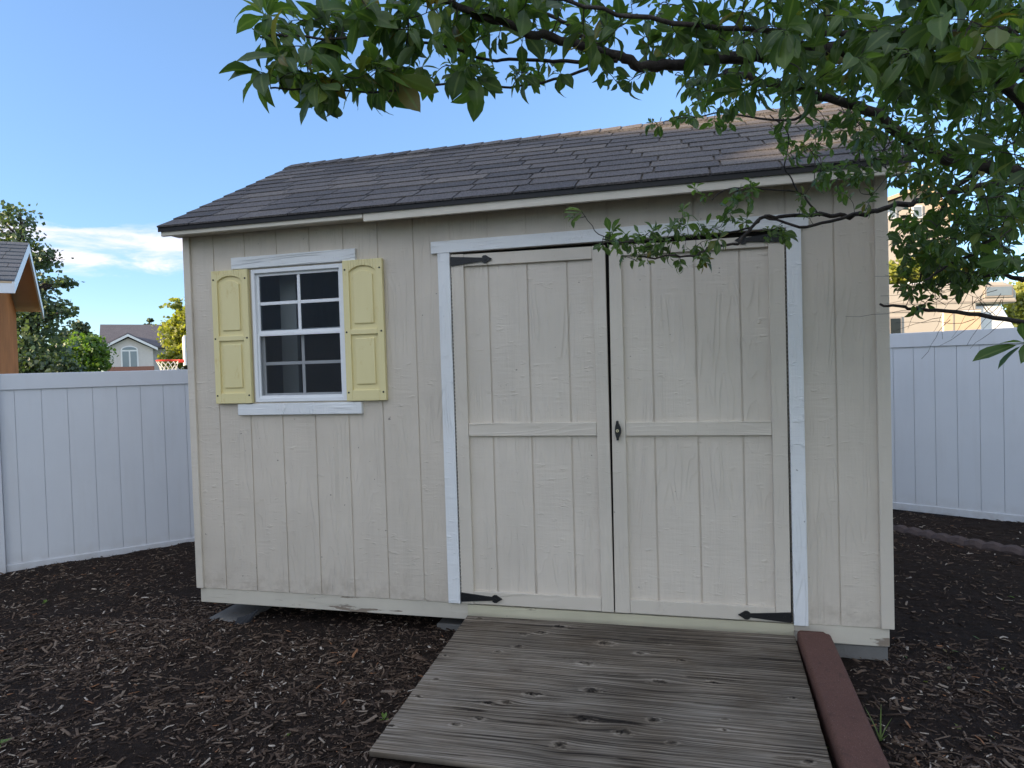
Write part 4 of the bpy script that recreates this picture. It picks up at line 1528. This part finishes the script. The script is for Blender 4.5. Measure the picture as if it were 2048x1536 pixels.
def px_blobs(base, d, lst):
    """ellipsoids listed as photo pixels (x, y, half-width, half-height) at distance d."""
    out = []
    for x, y, rx, ry in lst:
        p = at(x, y, d)
        out.append((p.x - base[0], p.y - base[1], p.z - base[2], rx / FPX * d, ry / FPX * d))
    return out


def tree_px(name, label, cat, bx, d, lst, n, size, m, seed, tr=0.12, clump=0.35):
    base = gb(bx, d)
    bl = px_blobs(base, d, lst)
    h = max(b[2] + b[4] for b in bl)
    return bg_tree(name, label, cat, base, h, bl, n, size, m, seed, tr, clump)


tree_px('aspen_tree', 'tall airy dark green tree behind the orange outbuilding', 'tree', 60, 24,
        [(20, 450, 30, 40), (40, 490, 30, 34), (70, 520, 36, 26), (100, 508, 18, 10), (60, 575, 44, 34), (120, 560, 32, 12), (65, 635, 50, 36), (125, 617, 30, 15), (70, 700, 60, 40), (10, 540, 40, 60), (-20, 640, 50, 90)], 10000, 0.13, M_leaf_blue, 101, 0.16, 0.42)
tree_px('cedar_tree', 'pointed dull green conifer rising over the fence beside the far house', 'tree', 160, 34,
        [(160, 665, 14, 30), (160, 700, 24, 40), (130, 690, 20, 30), (115, 720, 30, 25)], 6500, 0.16, M_leaf_dark, 102, 0.12, 0.3)
tree_px('round_bush', 'bright green rounded bush in front of the pale far house', 'bush', 175, 30,
        [(170, 710, 34, 34), (195, 725, 18, 24), (150, 730, 30, 22), (180, 690, 18, 16)], 6500, 0.14, M_leaf_green, 103, 0.08, 0.35)
tree_px('sunlit_tree', 'yellow green sunlit tree beside the shed corner and basketball hoop', 'tree', 372, 32,
        [(352, 625, 14, 30), (352, 665, 26, 28), (365, 705, 24, 30), (345, 715, 22, 18), (385, 660, 20, 60), (400, 700, 30, 40)], 8000, 0.14, M_leaf_yellow, 104, 0.11, 0.3)
tree_px('distant_treetop', 'small treetop showing over the ridge of the pale house', 'tree', 300, 75,
        [(300, 645, 6, 8), (297, 660, 10, 12)], 500, 0.3, M_leaf_dark, 105, 0.12)
tree_px('hedge', 'dark low hedge along the white fence under the airy tree', 'hedge', 90, 20,
        [(60, 735, 26, 22), (95, 738, 26, 20), (130, 742, 26, 16)], 5000, 0.10, M_leaf_dark, 106, 0.05)
tree_px('sunlit_tree', 'yellow green sunlit tree behind the cream motorhome roof', 'tree', 1840, 24,
        [(1840, 548, 60, 26), (1780, 550, 50, 26), (1890, 552, 40, 20)], 5500, 0.14, M_leaf_yellow, 107, 0.10)
tree_px('sunlit_tree', 'green sunlit tree past the front end of the motorhome', 'tree', 2045, 26,
        [(2045, 600, 22, 40), (2060, 640, 40, 50), (2005, 655, 30, 12)], 5000, 0.14, M_leaf_yellow, 108, 0.1)

# ------------------------------------------------------------------ orange outbuilding beyond the left fence
ob_near, ob_far = Vector((-4.026, 2.136, 0)), Vector((-6.459, 4.605, 0))
gd = (ob_far - ob_near)
gl = gd.length
# local x runs along the eave away to the left, local y runs from the near eave to the far eave
rz = math.atan2(-gd.x / gl, gd.y / gl)           # local +y = gd
ob = thing('wooden_outbuilding', 'orange stained wooden outbuilding with wide tan eaves past the fence', 'outbuilding', (ob_near.x, ob_near.y, -0.3), rz)
OV, OG, HE = 0.10, 0.30, 2.53                     # eave overhang, gable overhang, eave height over base
BL = 4.0
rise = 0.68
s = MB()
yf0, yf1 = OV, gl - OV
zw = lambda y: HE - 0.03 + rise * (1 - abs(y - gl / 2) / (gl / 2))
s.prismx([(yf0, 0), (yf1, 0), (yf1, zw(yf1)), (gl / 2, zw(gl / 2)), (yf0, zw(yf0))], -BL, -OG)
s.build('wall', M_orange, ob, local=True)
s = MB()
s.box(-BL - .2, 0.0, 0.002, 0.022, HE - 0.10, HE + 0.012)
s.build('fascia', M_whitep, ob, local=True)
so_ = MB()
for (y0, y1) in ((0.0, gl / 2), (gl, gl / 2)):
    z0, z1 = HE, HE + rise
    so_.hexa([(-BL - .2, y0, z0), (-.002, y0, z0), (-.002, y1, z1), (-BL - .2, y1, z1), (-BL - .2, y0, z0 + .02), (-.002, y0, z0 + .02), (-.002, y1, z1 + .02), (-BL - .2, y1, z1 + .02)])
so_.build('soffit', M_soffit, ob, local=True)
s = MB()
for (y0, y1) in ((0.0, gl / 2), (gl, gl / 2)):
    for k in range(10):
        a0, a1 = k / 10, (k + 1) / 10
        ya, yb_ = y0 + (y1 - y0) * a0, y0 + (y1 - y0) * a1
        za, zb_ = HE + .022 + rise * a0, HE + .022 + rise * a1
        x = -BL - .2 - rr.random() * .3
        while x < 0.02:
            xb = min(x + .297, 0.02)
            q = [(x, ya, za), (xb, ya, za), (xb, yb_, zb_), (x, yb_, zb_), (x, ya, za + .014), (xb, ya, za + .014), (xb, yb_, zb_ + .004), (x, yb_, zb_ + .004)]
            s.hexa(q, 0, min(1, max(.01, rr.gauss(.5, .2))))
            x += .303
s.build('roof', M_shingle_blue, ob, local=True)
s = MB()
for (y0, y1) in ((0.0, gl / 2 - .001), (gl, gl / 2 + .001)):
    s.hexa([(0.001, y0, HE - .10), (0.021, y0, HE - .10), (0.021, y1, HE + rise - .10), (0.001, y1, HE + rise - .10),
            (0.001, y0, HE + .018), (0.021, y0, HE + .018), (0.021, y1, HE + rise + .018), (0.001, y1, HE + rise + .018)])
s.build('barge_board', M_whitep, ob, local=True)

# ------------------------------------------------------------------ pale house far left
hb = at(270, 740, 50)
vdir = Vector((0.25, -0.968))
hz = 0.2527 + 0.50                       # local +x to the right, local -y towards the yard
hs = thing('pale_house', 'pale single storey house with grey roof and arched gable window', 'house', (hb.x, hb.y, GZ), hz)
K = 50 / FPX * math.cos(0.5)


def hx(px):
    return (px - 270) * K


def hzv(py):
    return at(270, py, 50).z - GZ


s = MB()
gx0, gx1 = hx(210), hx(308)
s.prism([(gx0, 0), (gx1, 0), (gx1, hzv(698)), (hx(259), hzv(676)), (gx0, hzv(698))], 0.0, 6.0)
s.box(hx(304) + .1, hx(420), 1.6, 7.5, 0, hzv(697))
s.build('wall', M_stucco, hs, local=True)
s = MB()
s.box(gx0 - .04, gx1 + .04, -0.06, 0.1, 0, hzv(733))
s.build('brick_base', M_brick, hs, local=True)
s = MB()
zr, ze = hzv(643), hzv(695)
s.hexa([(hx(200), 0.9, ze), (hx(425), 0.9, ze), (hx(425), 5.0, zr), (hx(200), 5.0, zr), (hx(200), 0.9, ze + .12), (hx(425), 0.9, ze + .12), (hx(425), 5.0, zr + .12), (hx(200), 5.0, zr + .12)], 0, .5)
s.hexa([(hx(200), 9.1, ze), (hx(425), 9.1, ze), (hx(425), 5.0, zr), (hx(200), 5.0, zr), (hx(200), 9.1, ze + .12), (hx(425), 9.1, ze + .12), (hx(425), 5.0, zr + .12), (hx(200), 5.0, zr + .12)], 0, .4)
xa, xm, xb = hx(201), hx(259), hx(318)
za, zm = hzv(697), hzv(669)
for p, q in (((xa, za), (xm, zm)), ((xb, za), (xm, zm))):
    s.hexa([(p[0], -.3, p[1]), (q[0], -.3, q[1]), (q[0], 3.4, q[1]), (p[0], 3.4, p[1]), (p[0], -.3, p[1] + .12), (q[0], -.3, q[1] + .12), (q[0], 3.4, q[1] + .12), (p[0], 3.4, p[1] + .12)], 0, .5)
s.build('roof', M_shingle_far, hs, local=True)
s = MB()
for p, q in (((xa, za), (xm, zm)), ((xb, za), (xm, zm))):
    s.hexa([(p[0], -.36, p[1] - .16), (q[0], -.36, q[1] - .16), (q[0], -.31, q[1] - .16), (p[0], -.31, p[1] - .16),
            (p[0], -.36, p[1] + .02), (q[0], -.36, q[1] + .02), (q[0], -.31, q[1] + .02), (p[0], -.31, p[1] + .02)])
s.build('barge_board', M_whitep, hs, local=True)
wx0, wx1, wzb, wzt = hx(243), hx(278), hzv(736), hzv(700)
s = MB()
arcn = 10
cx = (wx0 + wx1) / 2
rw = (wx1 - wx0) / 2
arc = [(cx + rw * math.cos(math.pi * k / arcn), wzt + rw * 0.55 * math.sin(math.pi * k / arcn)) for k in range(arcn + 1)]
s.prism([(wx0, wzb), (wx1, wzb)] + arc, -0.05, 0.02)
wo_ = s.build('window', M_whitep, hs, local=True)
s = MB()
s.box(wx0 + .1, cx - .05, -0.07, -0.052, wzb + .1, wzt - .1)
s.box(cx + .05, wx1 - .1, -0.07, -0.052, wzb + .1, wzt - .1)
arc2 = [(cx + (rw - .1) * math.cos(math.pi * k / arcn), wzt + .02 + (rw * .55 - .1) * math.sin(math.pi * k / arcn)) for k in range(arcn + 1)]
s.prism(arc2, -0.07, -0.052)
s.build('pane', M_winglass_far, wo_, local=True)

# ------------------------------------------------------------------ basketball hoop
hp = at(336, 721, 15)
hoop = thing('basketball_hoop', 'low basketball hoop with red rim and white net over the fence', 'basketball hoop', (hp.x, hp.y, GZ), 0.73)
s = MB()
ring = [(0.225 * math.cos(k * math.pi / 12), 0.225 * math.sin(k * math.pi / 12), hp.z - GZ) for k in range(25)]
s.tube(ring, 0.016, 6, cap=False)
s.box(0.20, 0.31, -0.05, 0.05, hp.z - GZ - .05, hp.z - GZ + .02)
s.build('rim', M_red, hoop, local=True, smooth=False)
s = MB()
for k in range(12):
    for sg in (1, -1):
        pth = []
        for j in range(6):
            a = 2 * math.pi * (k + sg * j * 0.5) / 12
            r_ = 0.225 - 0.115 * (j / 5) ** 0.7
            pth.append((r_ * math.cos(a), r_ * math.sin(a), hp.z - GZ - 0.02 - 0.075 * j))
        s.tube(pth, 0.006, 4, cap=False)
s.build('net', M_net, hoop, local=True)
s = MB()
s.box(0.315, 0.35, -0.55, 0.55, hp.z - GZ - 0.12, hp.z - GZ + 0.52)
s.build('backboard', M_whitep, hoop, local=True)
s = MB()
s.tube([(0.8, 0, 0), (0.8, 0, hp.z - GZ - 0.2), (0.36, 0, hp.z - GZ + 0.15)], 0.05, 8)
s.build('pole', M_grey, hoop, local=True)

# ------------------------------------------------------------------ motorhome beyond the right fence
rvp = at(2030, 660, 18)
rv = thing('motorhome', 'cream motorhome parked behind the right fence with over cab bunk', 'motorhome', (rvp.x, rvp.y, GZ), 0.2527)
KR = 18 / FPX


def rx_(px):
    return (px - 2030) * KR


def rz_(py):
    return at(1900, py, 18).z - GZ


s = MB()
zt_, zs = rz_(566), rz_(608)
s.prism([(-6.5, 0.55), (rx_(1955), 0.55), (rx_(1955), zs - .02), (rx_(2034), zs - .02), (rx_(2034), zt_ - .28), (rx_(2024), zt_ - .08), (rx_(2008), zt_), (-6.3, zt_ + .02), (-6.5, zt_ - .12)], 0.0, 2.3)
s.build('body', M_rv, rv, local=True, bevel=0.05, seg=3)
s = MB()
s.box(-6.4, rx_(2032), -0.02, -.001, rz_(607), rz_(603))
s.box(-6.4, rx_(1962), -0.02, -.001, rz_(622), rz_(619.5))
s.box(rx_(1957), rx_(1961), -0.02, -.001, 0.8, rz_(623))
s.build('trim', M_rvtrim, rv, local=True)
for x0, x1, y0, y1, m_, fr in ((1968, 2026, 598, 573, M_winglass_far, .05), (1884, 1962, 690, 622, M_curtain, .03), (1776, 1803, 690, 630, M_blackglass, .05), (1660, 1740, 690, 625, M_blackglass, .05)):
    s = MB()
    s.box(rx_(x0), rx_(x1), -0.035, -0.003, rz_(y0), rz_(y1))
    w_ = s.build('window', M_rvtrim if fr == .05 else M_whitep, rv, local=True, bevel=0.012, seg=2)
    s = MB()
    s.box(rx_(x0) + fr, rx_(x1) - fr, -0.045, -0.036, rz_(y0) + fr, rz_(y1) - fr)
    s.build('pane', m_, w_, local=True)
s = MB()
s.box(rx_(1903), rx_(1906), -0.055, -0.046, rz_(690), rz_(624))
s.build('mullion', M_rvtrim, rv, local=True)
s = MB()
s.box(-4.6, -3.5, 0.5, 1.5, zt_ + .021, zt_ + .22)
s.build('roof_unit', M_whitep, rv, local=True, bevel=0.03)
s = MB()
s.box(-2.4, -1.8, 0.6, 1.2, zt_ + .021, zt_ + .12)
s.build('roof_vent', M_whitep, rv, local=True, bevel=0.03)
s = MB()
s.prism([(rx_(1956), 0.35), (1.3, 0.35), (1.5, 0.95), (0.75, 1.15), (rx_(2010), zs - .06), (rx_(1956), zs - .06)], 0.12, 2.15)
s.build('cab', M_whitep, rv, local=True, bevel=0.03)
for xx in (-4.6, 0.65):
    for yy in (0.0, 2.05):
        s = MB()
        n = 18
        s.prism([(xx + .36 * math.cos(2 * math.pi * k / n), .36 + .36 * math.sin(2 * math.pi * k / n)) for k in range(n)], yy + .02, yy + .24)
        s.build('wheel', M_black, rv, local=True)

# ------------------------------------------------------------------ tan house behind the motorhome
th_ = at(1775, 740, 30)
tn = thing('tan_house', 'tall tan house behind the motorhome half hidden by leaves', 'house', (th_.x, th_.y, GZ), 0.2527)
KT = 30 / FPX
tx = lambda px: (px - 1775) * KT
tz = lambda py: at(1775, py, 30).z - GZ
s = MB()
s.prism([(tx(1600), 0), (tx(1905), 0), (tx(1905), tz(440)), (tx(1850), tz(383)), (tx(1790), tz(404)), (tx(1600), tz(470))], 0, 7)
s.build('wall', M_tan, tn, local=True)
s = MB()
for k in range(26):
    z = 0.3 + k * 0.16
    s.hexa([(tx(1600), -.035, z), (tx(1838), -.035, z), (tx(1838), -.002, z), (tx(1600), -.002, z), (tx(1600), -.012, z + .155), (tx(1838), -.012, z + .155), (tx(1838), -.002, z + .155), (tx(1600), -.002, z + .155)])
s.build('lap_siding', M_rv, tn, local=True)
s = MB()
for p, q in (((1910, 446), (1850, 380)), ((1595, 468), (1851, 380))):
    s.hexa([(tx(p[0]), -.4, tz(p[1])), (tx(q[0]), -.4, tz(q[1])), (tx(q[0]), 7.4, tz(q[1])), (tx(p[0]), 7.4, tz(p[1])),
            (tx(p[0]), -.4, tz(p[1]) + .15), (tx(q[0]), -.4, tz(q[1]) + .15), (tx(q[0]), 7.4, tz(q[1]) + .15), (tx(p[0]), 7.4, tz(p[1]) + .15)], 0, .6)
s.build('roof', M_curtain, tn, local=True)
for x0, x1, y0, y1 in ((1828, 1848, 440, 415), (1780, 1796, 440, 420)):
    s = MB()
    s.box(tx(x0), tx(x1), -.06, -.003, tz(y0), tz(y1))
    w_ = s.build('window', M_whitep, tn, local=True)
    s = MB()
    s.box(tx(x0) + .06, tx(x1) - .06, -.075, -.061, tz(y0) + .06, tz(y1) - .06)
    s.build('pane', M_winglass_far, w_, local=True)

# pale block wall past the motorhome
bw = at(2040, 640, 27)
s = MB()
bwz = thing('block_wall', 'pale stone wall past the front of the motorhome', 'wall', (bw.x, bw.y, GZ), 0.2527)
s.box(-0.25, 6, 0, 0.25, 0, at(2040, 612, 27).z - GZ)
s.build('masonry', M_stucco, bwz, local=True)

# ------------------------------------------------------------------ unseen house added to throw its shade over the yard
nd = 18.0
nb = Vector((2.2 + SUN_AZ[0] * nd, 1.2 + SUN_AZ[1] * nd))
nh = thing('added_shade_house', 'unseen two storey house added to cast shade over the yard', 'house', (nb.x, nb.y, GZ), math.atan2(SUN_AZ[1], SUN_AZ[0]) - math.pi / 2 + math.pi)
HW = 10.5
NRZ = 2.68 + nd * math.tan(SUN_EL) - GZ
s = MB()
s.box(-4.3, HW, -4, 4, 0, NRZ - 2.0)
s.build('wall', M_stucco, nh, local=True)
s = MB()
s.prismx([(-4.4, NRZ - 2.2), (4.4, NRZ - 2.2), (0, NRZ)], -4.5, 1.24)
s.prismx([(-4.4, NRZ - 2.2), (4.4, NRZ - 2.2), (0, NRZ - 0.50)], 1.24, 1.50)  # roof notch shaped to let a sun patch reach the shed roof
s.prismx([(-4.4, NRZ - 2.2), (4.4, NRZ - 2.2), (0, NRZ)], 1.50, HW + .3)
s.build('roof', M_shingle_far, nh, local=True)

# ------------------------------------------------------------------ weeds and fallen leaves
wd = at(1758, 1490, 2.45)
wx, wy = 3.235, -0.745
wz = float(rough_ground(np.array([wx]), np.array([wy]))[0])
weed = thing('weed', 'thin green weed with upright blades beside the red block', 'weed', (wx, wy, wz))
bl = MB()
for dx, dy, h_, w_ in ((0.004, 0.0, 0.135, 0.0035), (-0.045, 0.015, 0.11, 0.0022), (0.042, 0.01, 0.085, 0.0022), (-0.02, -0.02, 0.05, 0.003), (0.02, -0.025, 0.04, 0.003)):
    pv = []
    for k in range(6):
        a = k / 5
        pv.append((wx + dx * a ** 1.3, wy + dy * a, wz + h_ * a, w_ * (1 - a) ** 0.6 + 0.0004))
    for k in range(5):
        (xa_, ya_, za_, ra_), (xb_, yb_, zb__, rb_) = pv[k], pv[k + 1]
        bl.quadset([(xa_ - ra_, ya_, za_), (xa_ + ra_, ya_ + .001, za_), (xb_ + rb_, yb_ + .001, zb__), (xb_ - rb_, yb_, zb__)], [(0, 1, 2, 3)], 0, 0.6)
bl.build('blades', M_blade, weed)

sprigs = [(2, 1500, 'broad green weed leaf at the lower corner of the mulch', 0.045), (90, 1192, 'small green sprout in the mulch near the left fence', 0.025), (575, 1482, 'green sprout in the mulch before the ramp', 0.022), (768, 1446, 'green grass sprig at the lower edge of the ramp', 0.03)]
for px_, py_, lab, sz in sprigs:
    d = CM @ Vector(((px_ - 1024) / FPX, -(py_ - 768) / FPX, -1.0))
    t_ = (-0.17 - CAM_LOC.z) / d.z
    p = CAM_LOC + d * t_
    z = float(rough_ground(np.array([p.x]), np.array([p.y]))[0])
    k = 5
    ang = np.arange(k) * 2.4 + px_
    LPp = np.tile((p.x, p.y, z), (k, 1))
    LDd = np.stack([np.cos(ang), np.sin(ang), np.full(k, 0.8)], 1)
    v_, f_, a_ = leaf_cloud(LPp, LDd, np.tile((0.1, 0.1, 1.0), (k, 1)), np.full(k, sz), np.full(k, 0.6), int(px_))
    root = thing('weed', lab, 'weed', (p.x, p.y, z))
    np_mesh('leaves', v_, f_, M_leaf_green, {'tint': ('FACE', a_)}, root, smooth=True)

fl_pts = [(2015, 1198, .5), (1962, 1287, .45), (1886, 1302, .98), (1900, 1312, .98), (1920, 1312, .7), (1806, 1312, .6), (1710, 1385, .97), (1900, 1335, .95), (2040, 1465, .5), (1985, 1395, .97), (1908, 1455, .95), (1850, 1370, .95), (2010, 1338, .9), (1975, 1480, .9), (1641, 1428, .9), (1647, 1452, .7), (1653, 1478, .95), (1662, 1503, .8), (1670, 1524, .92)]
for i, (px_, py_, tn_) in enumerate(fl_pts):
    d = CM @ Vector(((px_ - 1024) / FPX, -(py_ - 768) / FPX, -1.0))
    t_ = (-0.152 - CAM_LOC.z) / d.z
    p = CAM_LOC + d * t_
    z = float(rough_ground(np.array([p.x]), np.array([p.y]))[0]) + 0.008
    a = i * 2.4
    v_, f_, a_ = leaf_cloud([(p.x, p.y, z)], [(math.cos(a), math.sin(a), 0.05)], [(0.15 * math.sin(i), 0.1, 1)], np.array([0.038]), np.array([tn_]), i + 40)
    o = np_mesh('fallen_leaf', v_, f_, M_leaf, {'tint': ('FACE', a_)}, None, smooth=True)
    tag(o, 'fallen leaf lying on the mulch between the red block and the shaded bed', 'leaf', 'leaves fallen on the mulch')

# dry orange grass scraps by the shed's left corner
tx_, ty_ = -0.42, 0.72
tz_ = float(rough_ground(np.array([tx_]), np.array([ty_]))[0])
dg = thing('dry_grass_tuft', 'flat tuft of dry orange grass on mulch at the shed corner', 'dry grass', (tx_, ty_, tz_))
s = MB()
rg = random.Random(9)
for k in range(26):
    x, y = tx_ + rg.gauss(0, .05), ty_ + rg.gauss(0, .05)
    z = float(rough_ground(np.array([x]), np.array([y]))[0]) + rg.uniform(.006, .016)
    a = rg.gauss(0.2, .6)
    L = rg.uniform(.04, .11)
    p0 = Vector((x, y, z))
    d = Vector((math.cos(a), math.sin(a), rg.uniform(-.05, .12)))
    s.tube([p0, p0 + d * L * .5 + Vector((0, 0, .006)), p0 + d * L], [.0022, .0018, .0008], 4, cap=False)
s.build('blades', simple('dry_grass', (0.42, 0.17, 0.05), 0.8), dg)
